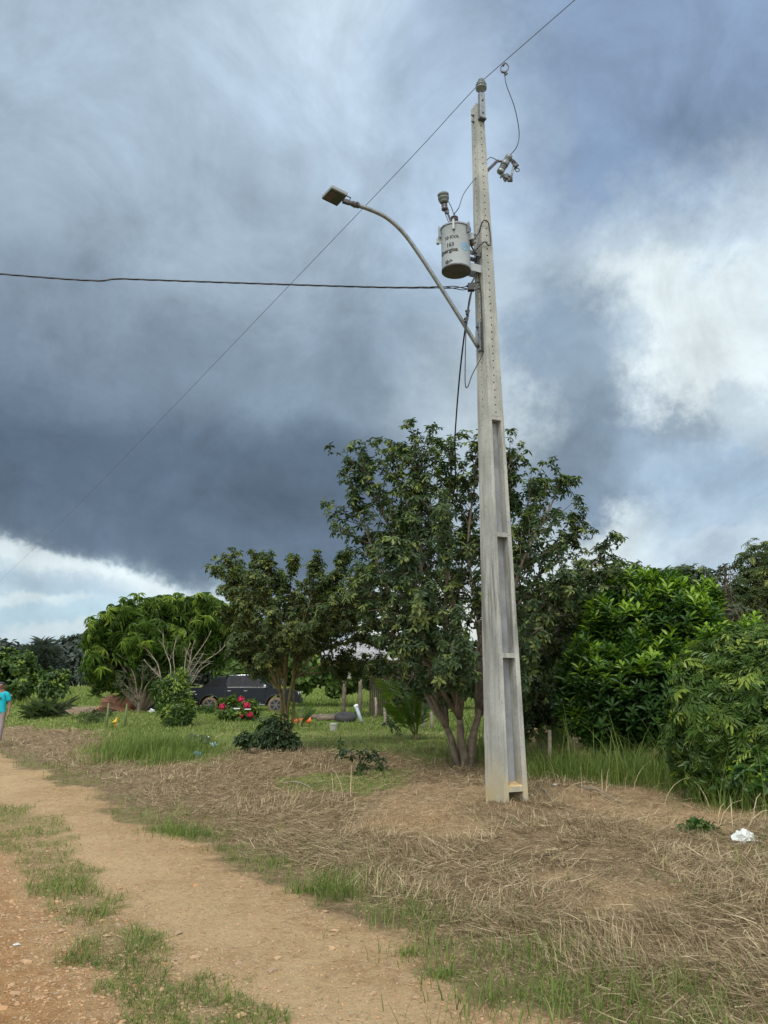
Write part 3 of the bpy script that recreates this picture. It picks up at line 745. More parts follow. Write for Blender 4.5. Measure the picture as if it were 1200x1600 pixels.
cable('bushing_lead', [ARMEND + [.02, .03, .02], at(770, 247, PY + .2), at(763, 248, PY + .12), pp(-1, .3, pz(262), da=-.02), pp(-1, -.7, pz(275), da=-.02), pp(0, -1, pz(281), db=-.01), at(725, 302, 9.15), at(717, 324, 9.0), BUSH], .006, 'thin wire from behind the pole down to the top of the transformer', 'wire')
cable('arrester_lead', [ARR, ARR + (BUSH - ARR) * .45 + np.array([.03, 0, -.05]), BUSH + [-.01, 0, .005]], .0055, 'short thin wire from the surge arrester to the transformer bushing', 'wire')
# black lead looping over the face of the pole
lp = [TC + np.array([.20, -.02, TH * .72]), pp(.6, -1, pz(372), db=-.03), pp(1, -.9, pz(356), da=.03), pp(1, -.1, pz(354), da=.04), pp(1, .35, pz(362), da=.03), pp(1, .42, pz(386), da=.03), pp(1, -.1, pz(392), da=.04), pp(1, -.9, pz(388), da=.03), TC + np.array([.21, .0, TH * .42])]
cable('black_lead', lp, .009, 'black cable looping across the pole face beside the transformer', n=8)
cable('drop_lead', [TC + np.array([.19, .04, TH * .75]), TC + np.array([.26, .03, TH * .5]), pp(.5, -1, pz(405), db=-.05), pp(.3, -1, pz(430), db=-.05), at(733, 449, 9.15)], .011, 'black cable dropping between the transformer and the pole')
cable('earth_lead', [TC + np.array([.15, .08, .06]), pp(.2, -1, pz(425), db=-.04), pp(.45, -1, pz(455), db=-.012), pp(.5, -1, pz(500), db=-.012), pp(.55, -1, pz(556), db=-.012)], .008, 'thin dark cable running down the left face of the pole')
# twisted low voltage line to the left, dead-ended on a clevis
Yk = 9.12
kl = empty('dead_end_clamp', at(735, 449, Yk)); tag(kl, 'black insulator rack holding the twisted cable below the transformer', 'clamp')
q = MB(); q.box(at(736, 449, Yk), (.085, .07, .10)); q.tube([at(729, 447, Yk), at(742, 447, Yk + .05)], .016, 8); W(q.build('insulator_block', M['cable'], bevel=.01), kl)
q = MB(); q.tube([at(736, 443, Yk), pp(0, -1, pz(443), db=.0)], .011, 6); q.tube([at(736, 455, Yk), pp(0, -1, pz(453), db=.0)], .011, 6); W(q.build('clevis', M['darkmetal']), kl)
_far = at(0, 428, 8.66); _k = at(731, 450, Yk); far2 = _far + (_far - _k) * 1.6; far2[2] = _far[2] + .55
path = bez([_k, at(722, 450.5, 9.11), at(700, 449, 9.1), at(600, 449, 9.03), at(400, 443, 8.9), at(200, 436, 8.78), _far, far2], 30)
b = MB(); t = np.arange(len(path))
Ln = np.concatenate([[0], np.cumsum(np.linalg.norm(np.diff(path, axis=0), axis=1))])
fine = np.linspace(0, Ln[-1], 700); pf = np.stack([np.interp(fine, Ln, path[:, k]) for k in range(3)], 1)
for ph in (0, 2.1, 4.2):
    a_ = fine * 2 * math.pi / .62 + ph; rr_ = .006 + .018 * np.exp(-fine / .3)
    b.tube(pf + np.stack([0 * a_, rr_ * np.cos(a_), rr_ * np.sin(a_)], 1), .0062, 5)
tag(b.build('twisted_cable', M['cable'], smooth=True), 'black twisted power cable running level from the pole out to the left', 'cable')
# bundle down from the rack and service drop running back over the tree
cable('service_drop', [at(737, 455, Yk), at(733, 475, 9.15), at(729, 500, 9.2), at(724, 535, 9.35), at(717, 600, 10.0), at(711, 680, 11.2), at(704, 800, 14.0), at(660, 960, 22.), at(610, 1010, 30.)], .012, 'black service cable sagging from the rack into the tree top', n=14)
cable('loop_cable', [at(735, 458, Yk), at(731, 480, 9.15), at(728, 520, 9.18), at(727, 560, 9.18), at(727, 600, 9.18), at(731, 604, 9.18), at(738, 585, 9.16), pp(.4, -1, pz(560), db=-.02), pp(.4, -1, pz(545), db=-.012)], .007, 'thin black cable hanging in a long slack loop left of the pole')
for k, (a_, b_) in enumerate((((729, 486), (733, 490)), ((727, 497), (731, 503)))):
    q = MB(); c_ = at((a_[0] + b_[0]) / 2, (a_[1] + b_[1]) / 2, 9.13); q.box(c_, (.04, .04, .07), frame([.3, 0, 1])); q.box(c_ + [-.02, 0, .015], (.045, .025, .022), frame([1, 0, .5])); q.tube([c_ + [0, 0, -.035], c_ + [.005, 0, -.06]], .012, 6)
    tag(q.build('cable_connector', M['cable'], bevel=.004), ('upper' if k == 0 else 'lower') + ' of two black clip connectors on the hanging service cable', 'connector', 'clip connectors on the service cable')
# ------------------------------------------------------------------ vegetation toolkit
def rots(dirs, spin, rg):
    """rotation matrices whose z follows dirs"""
    z = dirs / (np.linalg.norm(dirs, axis=1)[:, None] + 1e-9)
    h = np.where(np.abs(z[:, 2:3]) > .95, np.array([[1., 0, 0]]), np.array([[0, 0, 1.]]))
    x = np.cross(h, z); x /= np.linalg.norm(x, axis=1)[:, None]; y = np.cross(z, x)
    c_, s_ = np.cos(spin)[:, None], np.sin(spin)[:, None]
    return np.stack([x * c_ + y * s_, -x * s_ + y * c_, z], -1)
def leaf(L, wd, fold=.25, droop=.15, segs=2):
    """one leaf along +x, two folded halves"""
    k = np.linspace(0, 1, segs + 2); wv = ([0, .7, 1, 0] if wd / L > .3 else [0, 1, .8, 0]) if segs == 2 else [0, 1, 0]
    mid = [(t * L, 0, -droop * L * t * t) for t in k]
    v = [mid[0]]; top = []
    for i in range(1, segs + 1): v += [(mid[i][0], wv[i] * wd / 2, mid[i][2] + fold * wd * wv[i] / 2), (mid[i][0], -wv[i] * wd / 2, mid[i][2] + fold * wd * wv[i] / 2)]
    v.append(mid[-1])
    if segs == 2: return np.array(v), np.array([(0, 2, 4, 5), (0, 5, 3, 1)])
    return np.array(v), np.array([(0, 2, 3, 1)])
def cluster(kind, rg):
    """leaf cluster template at a twig tip, z = outward"""
    V, Fq, T = [], [], []; n0 = 0
    def put(L, wd, azm, pitch, org=(0, 0, 0), droop=.2, tint=0., segs=2, fold=.25, roll=0.):
        nonlocal n0
        v, f = leaf(L, wd, fold, droop, segs)
        cr, sr = math.cos(roll), math.sin(roll); v = v @ np.array([[1, 0, 0], [0, cr, -sr], [0, sr, cr]]).T
        cp, sp_ = math.cos(pitch), math.sin(pitch); v = v @ np.array([[cp, 0, -sp_], [0, 1, 0], [sp_, 0, cp]]).T
        v = v @ rotz(azm).T + np.asarray(org)
        V.append(v); Fq.append(f + n0); T.append(np.full(len(v), tint)); n0 += len(v)
    g = lambda a, b: rg.uniform(a, b)
    if kind == 'palmate':
        for i in range(6): put(g(.75, 1.15), .40, i * 1.047 + g(-.25, .25), g(-.5, .45), droop=.35, tint=g(-.08, .08))
    elif kind == 'mango':
        for i in range(9): put(g(.8, 1.2), .22, i * .698 + g(-.25, .25), g(-.7, .3), droop=.75, tint=g(-.1, .1))
    elif kind == 'rosette':
        for i in range(10): put(g(.75, 1.1), .34, i * 2.4 + g(-.2, .2), .25 + i * .09, org=(0, 0, i * .09 - .2), droop=.25, tint=i * .035 - .1)
    elif kind == 'spray':       # alternate leaves along a short twig that lies along +x, arching
        for i in range(11):
            t = i / 10; x = t * 1.9 - .3; z = .35 * math.sin(t * 2.4) - .25 * t
            put(g(.65, .95), .26, (.9 if i % 2 else -.9) * (1 - .4 * t) + g(-.2, .2), g(-.5, .1), org=(x, 0, z), droop=.35, tint=.12 * t + g(-.06, .06))
    elif kind == 'fine':
        for i in range(12): put(g(.5, .9), .22, g(0, 6.28), g(-.6, 1.1), org=(g(-.4, .4), g(-.4, .4), g(-.4, .4)), droop=.2, tint=g(-.12, .12), segs=1)
    elif kind == 'coarse':
        for i in range(7): put(g(.8, 1.2), .62, g(0, 6.28), g(-.5, .7), org=(g(-.3, .3), g(-.3, .3), g(-.2, .3)), droop=.2, tint=g(-.12, .12), segs=1)
    elif kind == 'strap':       # long arching straps
        for i in range(9): put(g(.8, 1.3), .09, i * .7 + g(-.3, .3), g(.5, 1.25), droop=.9, tint=g(-.1, .1), fold=.5)
    return np.concatenate(V), np.concatenate(Fq), np.concatenate(T)
def scatter(mb, kind, pos, dirs, size, tint, rg, variants=5):
    pos = np.asarray(pos, float); dirs = np.asarray(dirs, float); n = len(pos)
    if n == 0: return
    size = np.broadcast_to(size, (n,)); tint = np.broadcast_to(tint, (n,)); which = rg.integers(0, variants, n)
    for k in range(variants):
        idx = np.where(which == k)[0]
        if not len(idx): continue
        v, f, t = cluster(kind, rg); Rm = rots(dirs[idx], rg.uniform(0, 6.283, len(idx)), rg)
        P = np.einsum('nij,vj->nvi', Rm, v) * size[idx][:, None, None] + pos[idx][:, None, :]
        Fi = f[None] + (np.arange(len(idx)) * len(v))[:, None, None]
        mb.add(P.reshape(-1, 3), Fi.reshape(-1, f.shape[1]), np.clip(t[None] + tint[idx][:, None], 0, 1).ravel())
def rv(rg, n=None):
    v = rg.normal(size=(3,) if n is None else (n, 3)); return v / np.linalg.norm(v, axis=-1, keepdims=True)

L_DARK = leafmat('dark_glossy_leaf', (.018, .042, .017), (.085, .132, .052), .42, .34, (.21, .26, .08))
L_MID = leafmat('mid_green_leaf', (.034, .062, .022), (.125, .170, .058), .5, .38, (.25, .28, .08))
L_MANGO = leafmat('long_green_leaf', (.018, .048, .010), (.15, .25, .045), .42, .38, (.27, .36, .07))
L_LIME = leafmat('bright_green_leaf', (.014, .048, .010), (.062, .145, .022), .40, .3, (.20, .33, .03))
L_VINE = leafmat('shrub_leaf', (.024, .062, .014), (.115, .20, .036), .36, .28, (.22, .30, .05))
L_HAZE = leafmat('hazed_leaf', (.05, .072, .066), (.10, .128, .100), .6, .25)  # far leaves paled and blued, distance haze put into the colour
L_PALM = leafmat('palm_leaf', (.04, .08, .015), (.12, .20, .03), .4, .35, (.26, .34, .05))
L_GREY = leafmat('greyish_leaf', (.03, .045, .022), (.085, .105, .05), .55, .2)

def limb_curve(a, b, lift, wob, rg, n=12):
    a = np.asarray(a, float); b = np.asarray(b, float); t = np.linspace(0, 1, n)[:, None]; L = np.linalg.norm(b - a)
    m = (a + b) / 2 + np.array([0, 0, lift * L]); p = (1 - t) ** 2 * a + 2 * t * (1 - t) * m + t * t * b
    ph = rg.uniform(0, 6.28, 3); amp = wob * L
    return p + amp * np.sin(t * np.array([5., 6.2, 4.1]) + ph) * np.sin(t * math.pi)
def tree(name, label, cat, base, fork_h, limbs, leafkind, leafsize, lm, bark, r0=.09, subs=14, sublen=.38, per=7, seed=1, up=.35, group=None, stems=1, tipclump=3, droop=0., wob=.03, lift=.12, young=.12, leafname='foliage', twigs=True, bare=False):
    """limbs: list of tip points in the world; every limb carries side branches and each of those carries leaf clusters"""
    rg = np.random.default_rng(seed); base = np.asarray(base, float); root = empty(name, base); tag(root, label, cat, group)
    fol = MB(); br = MB(); P, Dn, S, T = [], [], [], []
    ctr = np.mean([np.asarray(l, float) for l in limbs], axis=0)
    zmin = min(l[2] for l in limbs); zmax = max(l[2] for l in limbs)
    stemtops = []
    for k in range(stems):
        a_ = 6.28 * k / max(1, stems) + .6; sp_ = r0 * 1.3 if stems > 1 else 0
        s0 = base + [sp_ * .6 * math.cos(a_), sp_ * .6 * math.sin(a_), -.1]; s1 = base + [sp_ * 3.2 * math.cos(a_), sp_ * 3.2 * math.sin(a_), fork_h * (1 + .25 * math.sin(k * 2.1))]
        c_ = limb_curve(s0, s1, 0, .03, rg, 10); rr_ = np.linspace(r0 * (1.25 if stems == 1 else 1.0), r0 * .7, 10); rr_[0] *= 1.25
        tb = MB(); tb.tube(c_, rr_, 10); W(tb.build('trunk', bark, smooth=True), root); stemtops.append(c_[-1])
    for li, tip in enumerate(limbs):
        tip = np.asarray(tip, float); d_ = [np.linalg.norm((tip - s)[:2]) for s in stemtops]; s0 = stemtops[int(np.argmin(d_))]
        L = np.linalg.norm(tip - s0); c_ = limb_curve(s0, tip, lift * rg.uniform(.5, 1.4), wob, rg, 14); rr_ = np.linspace(r0 * .62, .012, 14)
        br.tube(c_, rr_, 7)
        if bare: nsub = subs
        else: nsub = max(4, int(subs * L / 2.5))
        for j in range(nsub):
            t = rg.uniform(.22, 1.0) ** .8; i = min(12, int(t * 13)); p0 = c_[i] + (c_[i + 1] - c_[i]) * rg.random(); tg = c_[i + 1] - c_[i]; tg = tg / np.linalg.norm(tg)
            o_ = p0 - ctr; o_ = o_ / (np.linalg.norm(o_) + 1e-6)
            d = tg * .6 + rv(rg) * .8 + o_ * .35 + np.array([0, 0, up]); d /= np.linalg.norm(d)
            ln = sublen * L * (1.15 - .75 * t) * rg.uniform(.6, 1.25); q = limb_curve(p0, p0 + d * ln, .05 - droop, .03, rg, 6)
            if twigs: br.tube(q, np.linspace(max(.008, .02 * (1.1 - t)), .004, 6), 4, cap=False)
            if bare: continue
            for m_ in range(per):
                u = (m_ + rg.random()) / per; u = .2 + .8 * u; ii = min(4, int(u * 5)); pq = q[ii] + (q[ii + 1] - q[ii]) * (u * 5 - ii)
                off = rv(rg) * leafsize * rg.uniform(.3, 1.5); nd = off / np.linalg.norm(off) * .7 + np.array([0, 0, .8 - droop * 2]) + o_ * .4
                P.append(pq + off); Dn.append(nd); S.append(leafsize * rg.uniform(.5, 1.25))
                hgt = (pq[2] - zmin) / max(.5, zmax - zmin); T.append(np.clip(.25 + .3 * rg.random() + (.55 if rg.random() < young * (u > .6) * 1.6 else 0), 0, 1))
            for m_ in range(tipclump):
                P.append(q[-1] + rv(rg) * leafsize * .5); Dn.append(d + np.array([0, 0, .7])); S.append(leafsize * rg.uniform(.8, 1.1)); T.append(min(1, .4 + rg.random() * .3 + (.4 if rg.random() < young * 2 else 0)))
    W(br.build('branches', bark, smooth=True), root)
    if P:
        scatter(fol, leafkind, P, Dn, np.array(S), np.array(T), rg); W(fol.build(leafname, lm), root)
    return root
def bush(name, label, cat, base, lobes, leafkind, leafsize, lm, bark, n=900, seed=1, group=None, up=.8, shell=.55, young=.15, r0=.04, leafname='foliage', core=True, gaps=.42, topyoung=True):
    """lobes: (centre, radius xyz); leaf clusters fill a noisy shell of every lobe and stand on short twigs"""
    rg = np.random.default_rng(seed); base = np.asarray(base, float); root = empty(name, base); tag(root, label, cat, group)
    fol = MB(); br = MB(); C_ = np.array([l[0] for l in lobes]); Rr = np.array([l[1] for l in lobes]); vol = (Rr.prod(1)) ** .67; cnt = (n * vol / vol.sum()).astype(int)
    for c_, r_, k in zip(C_, Rr, cnt):
        cv = limb_curve(base + [0, 0, -.05], c_ + [0, 0, r_[2] * .3], .1, .04, rg, 9); br.tube(cv, np.linspace(r0, .01, 9), 6)
        d = rv(rg, k * 2); rad = shell + (1.05 - shell) * rg.random(k * 2) ** .5
        bump_ = 1 + .5 * (fbm(d[:, 0] * 2.3 + seed, d[:, 1] * 2.3 + d[:, 2] * 2.1, 3) - .5) * 2
        p = c_ + d * r_ * (rad * bump_)[:, None]
        keep = fbm(p[:, 0] * 2.2 + seed * 3, p[:, 2] * 2.2 + p[:, 1] * 1.3, 3) > gaps - .12 * (1 - (rad > .8))
        keep &= p[:, 2] > base[2] + .03
        p = p[keep][:k]; d = d[keep][:k]; rad = rad[keep][:k]
        nd = d * .8 + np.array([0, 0, up]) + rv(rg, len(p)) * .35
        tn = .18 + .3 * rg.random(len(p)) + .12 * (rad - .7) + np.where((rg.random(len(p)) < young * (1.6 if topyoung else 1) * np.clip(.4 + d[:, 2], 0, 1)) & (rad > .75), .6, 0)
        scatter(fol, leafkind, p, nd, leafsize * rg.uniform(.55, 1.25, len(p)), np.clip(tn, 0, 1), rg)
        for m_ in range(min(14, len(p))):
            i = rg.integers(len(p)); a_ = cv[rg.integers(4, 9)]; br.tube(limb_curve(a_, p[i], .08, .03, rg, 5), np.linspace(.014, .004, 5) * (r0 / .04) ** .5, 4, cap=False)
    W(br.build('branches', bark, smooth=True), root); W(fol.build(leafname, lm), root); return root
def lob(px, py, Y, rxp, ryp, dep=1.0):
    """lobe from its place in the view: centre, radii in pixels"""
    c_ = at(px, py, Y); k = Y * 1.03 / F; return (c_, np.array([rxp * k, rxp * k * dep, ryp * k]))

# ------------------------------------------------------------------ the dark tree behind the pole
MT = G(727, 1196); YM = MT[1]
mt = [(522, 772, .3), (545, 702, .2), (600, 690, .8), (648, 676, -.6), (700, 678, .6), (748, 690, 0), (808, 690, .5), (846, 745, 1.4), (893, 742, -.3), (930, 815, .7), (975, 862, 0.2), (905, 905, -1.2),
      (590, 860, -1.4), (545, 905, -.4), (560, 965, .8), (620, 1010, -1.5), (860, 980, -1.6), (940, 960, 1.2), (690, 800, -1.8), (780, 830, -1.5), (650, 930, -2.0), (720, 1020, -2.0), (830, 1060, -1.4), (880, 1060, .9), (610, 800, 1.8), (730, 850, 2.0), (570, 1040, 1.3), (770, 940, 1.9), (640, 740, -.5), (790, 760, .6), (645, 1062, -.7), (690, 1045, -1.9)]
def shrink(L_, kx, kz):
    A_ = np.array(L_); c_ = A_.mean(0); zt_ = c_[2]; return [np.array([c_[0] + (p[0] - c_[0]) * kx, p[1], zt_ + (p[2] - zt_) * (kz if p[2] > zt_ else 1)]) for p in A_]
tree('leafy_tree', 'large dark green tree with several leaning trunks directly behind the concrete pole', 'tree', MT, .75, shrink([at(a, b, YM + c_) for a, b, c_ in mt], .88, .84), 'palmate', .108, L_DARK, M['bark'], r0=.07, subs=19, sublen=.29, per=7, seed=3, stems=5, young=.22, wob=.035)
# long low branch reaching out left with hanging leaf tufts
lowb = [(MT + [-.05, -.2, .55], [at(655, 1085, YM - .6), at(632, 1060, YM - .8)])]
# ------------------------------------------------------------------ tree to the left of it
ML = G(447, 1172); YL = ML[1]
ml = [(332, 890, 0), (345, 868, .6), (405, 858, -.3), (352, 925, -.8), (455, 870, .6), (500, 865, -.4), (548, 868, .5), (590, 880, 0), (600, 940, -.8), (338, 960, .4), (355, 1000, -.8), (520, 950, -1.2), (470, 930, 1.2), (600, 1000, -.2), (420, 960, -1.4), (490, 1000, -.9), (385, 990, .9), (440, 1000, 1.3), (400, 1030, -.9), (570, 1050, .9), (620, 1040, .4), (430, 900, 0), (390, 900, -1.0), (520, 900, .2), (375, 1030, .2), (460, 985, -1.5), (570, 920, .8), (610, 930, .2), (560, 962, -.6), (585, 900, -.8), (345, 1010, .2)]
tree('spreading_tree', 'wide feathery dark green tree left of the big one, on a cluster of slim stems', 'tree', ML, 1.45, shrink([at(a, b, YL + c_) for a, b, c_ in ml], .88, .84), 'palmate', .098, L_MID, M['greenbark'], r0=.036, subs=30, sublen=.30, per=8, seed=5, stems=5, young=.18, twigs=True)
# ------------------------------------------------------------------ mango tree at the left
MG = at(222, 1108, 36.); MG[2] = gz(MG[0], MG[1]); YG = 36.
lb = [lob(190, 958, YG, 22, 20), lob(255, 948, YG, 24, 20), lob(315, 948, YG, 26, 22), lob(150, 1000, YG, 20, 24), lob(175, 990, YG, 38, 38), lob(155, 1040, YG - .5, 26, 38), lob(215, 965, YG, 46, 34), lob(275, 962, YG + 1, 44, 36), lob(330, 972, YG + .5, 42, 42), lob(365, 985, YG + 1, 34, 40), lob(240, 1010, YG - 1, 55, 44), lob(310, 1010, YG + 1, 50, 34), lob(180, 1055, YG, 34, 26), lob(230, 1060, YG + .3, 34, 22), lob(215, 1030, YG + 1, 50, 45)]
bush('mango_tree', 'broad rounded tree with long drooping bright leaves at the left of the pickup truck', 'tree', MG, lb, 'mango', .36, L_MANGO, M['bark'], n=2900, seed=8, up=.55, young=.3, r0=.12, gaps=.42, shell=.4)
# bare pale branches in front of it
BB = at(272, 1090, 33.); BB[2] = gz(BB[0], BB[1])
tree('bare_shrub', 'pale leafless branches fanning out in front of the broad leafy tree', 'shrub', BB, .7, [at(a, b, 33 + c_) for a, b, c_ in ((255, 990, 0), (222, 1008, .5), (240, 1045, -.5), (275, 1000, .3), (305, 1000, -.4), (330, 985, 0), (328, 1036, .3), (318, 1020, .6), (298, 1005, 0), (225, 1030, .2), (352, 1008, .5))], 'fine', .1, L_MID, M['palebark'], r0=.040, subs=8, sublen=.30, seed=12, stems=3, bare=True, lift=.03, wob=.05)
SB = at(216, 1110, 33.5); SB[2] = gz(SB[0], SB[1])
tree('bare_sapling', 'small grey half-bare tree with a short trunk under the left side of the broad tree', 'tree', SB, .5, [at(a, b, 33.5 + c_) for a, b, c_ in ((185, 1060, 0), (205, 1045, .4), (225, 1040, -.3), (245, 1050, .2), (200, 1075, .2))], 'fine', .2, L_GREY, M['bark'], r0=.07, subs=5, sublen=.4, per=2, seed=13, young=0, tipclump=1)
# ------------------------------------------------------------------ small green tree beside the truck
SG = G(283, 1135); YS = SG[1]
bush('small_tree', 'small bushy light green tree standing just left of the pickup truck', 'tree', SG, [lob(273, 1088, YS, 18, 27), lob(257, 1080, YS, 13, 18), lob(286, 1097, YS, 11, 18), lob(278, 1064, YS + .3, 13, 14), lob(278, 1112, YS - .2, 22, 16)], 'fine', .24, L_VINE, M['bark'], n=900, seed=21, up=.7, young=.25, gaps=.36)

# ------------------------------------------------------------------ vegetation at the right
def Gb(px, py, Y): p = at(px, py, Y); p[2] = gz(p[0], p[1]); return p
RS = Gb(985, 1190, 13.2)
lb = [lob(965, 1000, 13.2, 52, 60), lob(1010, 960, 13.4, 52, 50), lob(1075, 985, 13.2, 48, 56), lob(940, 1075, 12.9, 48, 52), lob(1000, 1075, 12.8, 60, 60), lob(1060, 1070, 13.0, 52, 58), lob(930, 1125, 12.9, 34, 34), lob(985, 1140, 13, 48, 26), lob(1100, 1010, 13.6, 38, 50), lob(1050, 935, 13.5, 20, 30), lob(960, 945, 13.3, 16, 26), lob(1105, 945, 13.6, 18, 28), lob(905, 1060, 13, 22, 26), lob(1060, 1130, 12.8, 46, 40), lob(900, 1105, 12.9, 26, 30)]
bush('glossy_shrub', 'dense shrub with upright tufts of vivid lime green leaves at the right', 'shrub', RS, lb, 'rosette', .17, L_LIME, M['bark'], n=3600, seed=31, up=1.5, young=.38, r0=.05, gaps=.32, shell=.5)
FR = Gb(1150, 1255, 9.6)
lb = [lob(1120, 1060, 9.8, 58, 50), lob(1165, 1040, 9.6, 55, 46), lob(1110, 1120, 9.5, 62, 50), lob(1180, 1110, 9.3, 60, 60), lob(1230, 1080, 9.5, 70, 70), lob(1120, 1175, 9.6, 50, 45), lob(1190, 1190, 9.2, 52, 50), lob(1270, 1170, 9.4, 70, 80), lob(1075, 1090, 9.7, 24, 30), lob(1070, 1160, 9.8, 30, 36), lob(1145, 1005, 9.6, 24, 20), lob(1190, 1000, 9.5, 24, 22), lob(1100, 1215, 9.6, 30, 26)]
bush('arching_shrub', 'nearest shrub at the right edge with narrow arching glossy leaves', 'shrub', FR, lb, 'spray', .108, L_VINE, M['bark'], n=4200, seed=33, up=.35, young=.22, r0=.03, gaps=.34, shell=.5)
for k, (a, b, Y, hh, nn) in enumerate(((1112, 995, 10.4, .15, 40), (1172, 985, 10.2, .16, 40))):
    bush('leafy_shoot', ('left' if k == 0 else 'right') + ' of two lime green leafy shoots standing above the nearest right shrub', 'shrub', Gb(a, 1240, Y), [lob(a, b + 12, Y, 16, 24), lob(a + 4, b + 50, Y, 26, 30)], 'rosette', .12, L_LIME, M['bark'], n=nn * 3, seed=60 + k, up=2.0, young=.9, r0=.02, gaps=.2, group='leafy shoots above the right shrub')
# second row of trees
def T2(name, label, px, py, Y, lobes, kind, size, lm, n, seed, young=.1, up=.6, gaps=.36, shell=.5):
    bush(name, label, 'tree', Gb(px, py, Y), [lob(a, b, Y + c_, d_, e_) for a, b, c_, d_, e_ in lobes], kind, size, lm, M['bark'], n=n, seed=seed, up=up, young=young, r0=.07, gaps=gaps, shell=shell)
T2('broadleaf_tree', 'dull green spreading tree between the pole and the lime green shrub', 875, 1150, 17.5, [(860, 950, 0, 70, 45), (930, 920, .3, 62, 40), (975, 900, .6, 36, 26), (830, 1010, -.6, 56, 50), (890, 1010, -.8, 60, 56), (870, 1080, -.9, 56, 40), (945, 985, 0, 50, 50), (820, 1080, -.5, 40, 38), (990, 945, .5, 40, 36)], 'palmate', .14, L_MID, 2900, 41, young=.08)
T2('broadleaf_tree', 'dark green tree rising behind the lime green shrub tops', 1050, 1150, 21., [(1030, 925, 0, 50, 36), (1080, 915, 0, 42, 30), (1000, 950, 0, 40, 36), (1110, 960, .5, 46, 44), (1050, 975, -.5, 60, 40), (1060, 905, 0, 30, 18), (1010, 915, 0, 26, 20)], 'palmate', .17, L_DARK, 1900, 42, young=.15)
T2('tall_tree', 'tall tree with pointed leaf sprays in the upper right behind the shrubs', 1190, 1150, 20., [(1195, 880, 0, 46, 34), (1180, 920, 0, 42, 34), (1150, 940, -.3, 34, 26), (1230, 930, 0, 60, 60), (1170, 975, 0, 56, 44), (1140, 1000, 0, 40, 44), (1225, 1000, 0, 60, 50)], 'spray', .15, L_MID, 2300, 43, young=.12, gaps=.4)
T2('dry_tree', 'thin half-bare brownish tree beneath the tall right tree', 1130, 1150, 18.5, [(1150, 965, 0, 44, 32), (1110, 1000, 0, 34, 36), (1120, 915, 0, 20, 18), (1135, 890, .2, 12, 12)], 'coarse', .09, L_GREY, 420, 44, young=0, gaps=.46)
T2('undergrowth_shrub', 'dark low shrub right of the pole base in front of the spreading tree', 850, 1170, 15.8, [(840, 1105, 0, 36, 34), (870, 1125, 0, 34, 26), (815, 1130, 0, 26, 30)], 'palmate', .13, L_DARK, 420, 45, young=.1)
T2('undergrowth_shrub', 'low bluish green shrub at the left foot of the lime green shrub', 925, 1180, 13.6, [(925, 1140, 0, 24, 22), (945, 1158, 0, 20, 16)], 'coarse', .11, L_GREY, 160, 46, young=.1)
T2('undergrowth_shrub', 'dense broad-leaved growth at the foot of the nearest right shrub', 1190, 1262, 9.0, [(1190, 1215, 0, 40, 36), (1150, 1225, .2, 26, 22), (1235, 1210, 0, 40, 44)], 'coarse', .10, L_LIME, 420, 47, young=.3)
T2('backdrop_tree', 'shaded green tree far behind the gap right of the pole', 900, 1130, 27., [(850, 1010, 0, 50, 60), (920, 1000, 0, 56, 56), (980, 1010, 0, 50, 50), (880, 1070, 0, 60, 36)], 'coarse', .26, L_DARK, 1500, 48, young=.05)
T2('backdrop_tree', 'shaded green tree behind the timber shelter', 640, 1100, 42., [(600, 1040, 0, 42, 36), (660, 1035, 0, 46, 40), (720, 1040, 0, 46, 40), (780, 1050, 0, 40, 34)], 'coarse', .42, L_DARK, 1400, 49, young=.05)
T2('backdrop_tree', 'green tree behind the pickup truck roof', 420, 1100, 46., [(370, 1035, 0, 34, 26), (420, 1030, 0, 40, 34), (480, 1040, 0, 40, 32), (540, 1050, 0, 36, 30)], 'coarse', .42, L_MANGO, 1300, 50, young=.1)
# ------------------------------------------------------------------ far treeline at the left
FT = [(-60, 1006, 150, 48, 'round'), (2, 1004, 150, 44, 'round'), (40, 1012, 155, 34, 'round'), (66, 1008, 148, 26, 'palm'), (88, 1014, 150, 36, 'round'), (118, 1003, 152, 30, 'flat'), (140, 1010, 150, 36, 'round'), (180, 1012, 155, 40, 'round'), (235, 1010, 150, 44, 'round'), (-130, 1005, 150, 50, 'round'), (300, 1012, 155, 46, 'round'), (370, 1012, 150, 46, 'round'), (450, 1014, 155, 50, 'round'), (540, 1014, 150, 50, 'round'), (640, 1016, 155, 54, 'round'), (760, 1016, 150, 60, 'round'), (880, 1016, 155, 60, 'round'), (1010, 1014, 150, 60, 'round'), (1140, 1014, 150, 60, 'round'), (1260, 1014, 150, 60, 'round')]
FTL = {0: 'far dark tree at the left edge of the distant treeline', 1: 'far crown rising at the left of the distant treeline above the walking man', 2: 'low far crown between the left edge and the palm-like crown', 3: 'spiky palm-like crown in the distant treeline', 4: 'far rounded crown just right of the palm-like one', 5: 'thin-topped flat far crown beside the broad leafy tree', 6: 'far crown right next to the broad leafy tree at the left'}
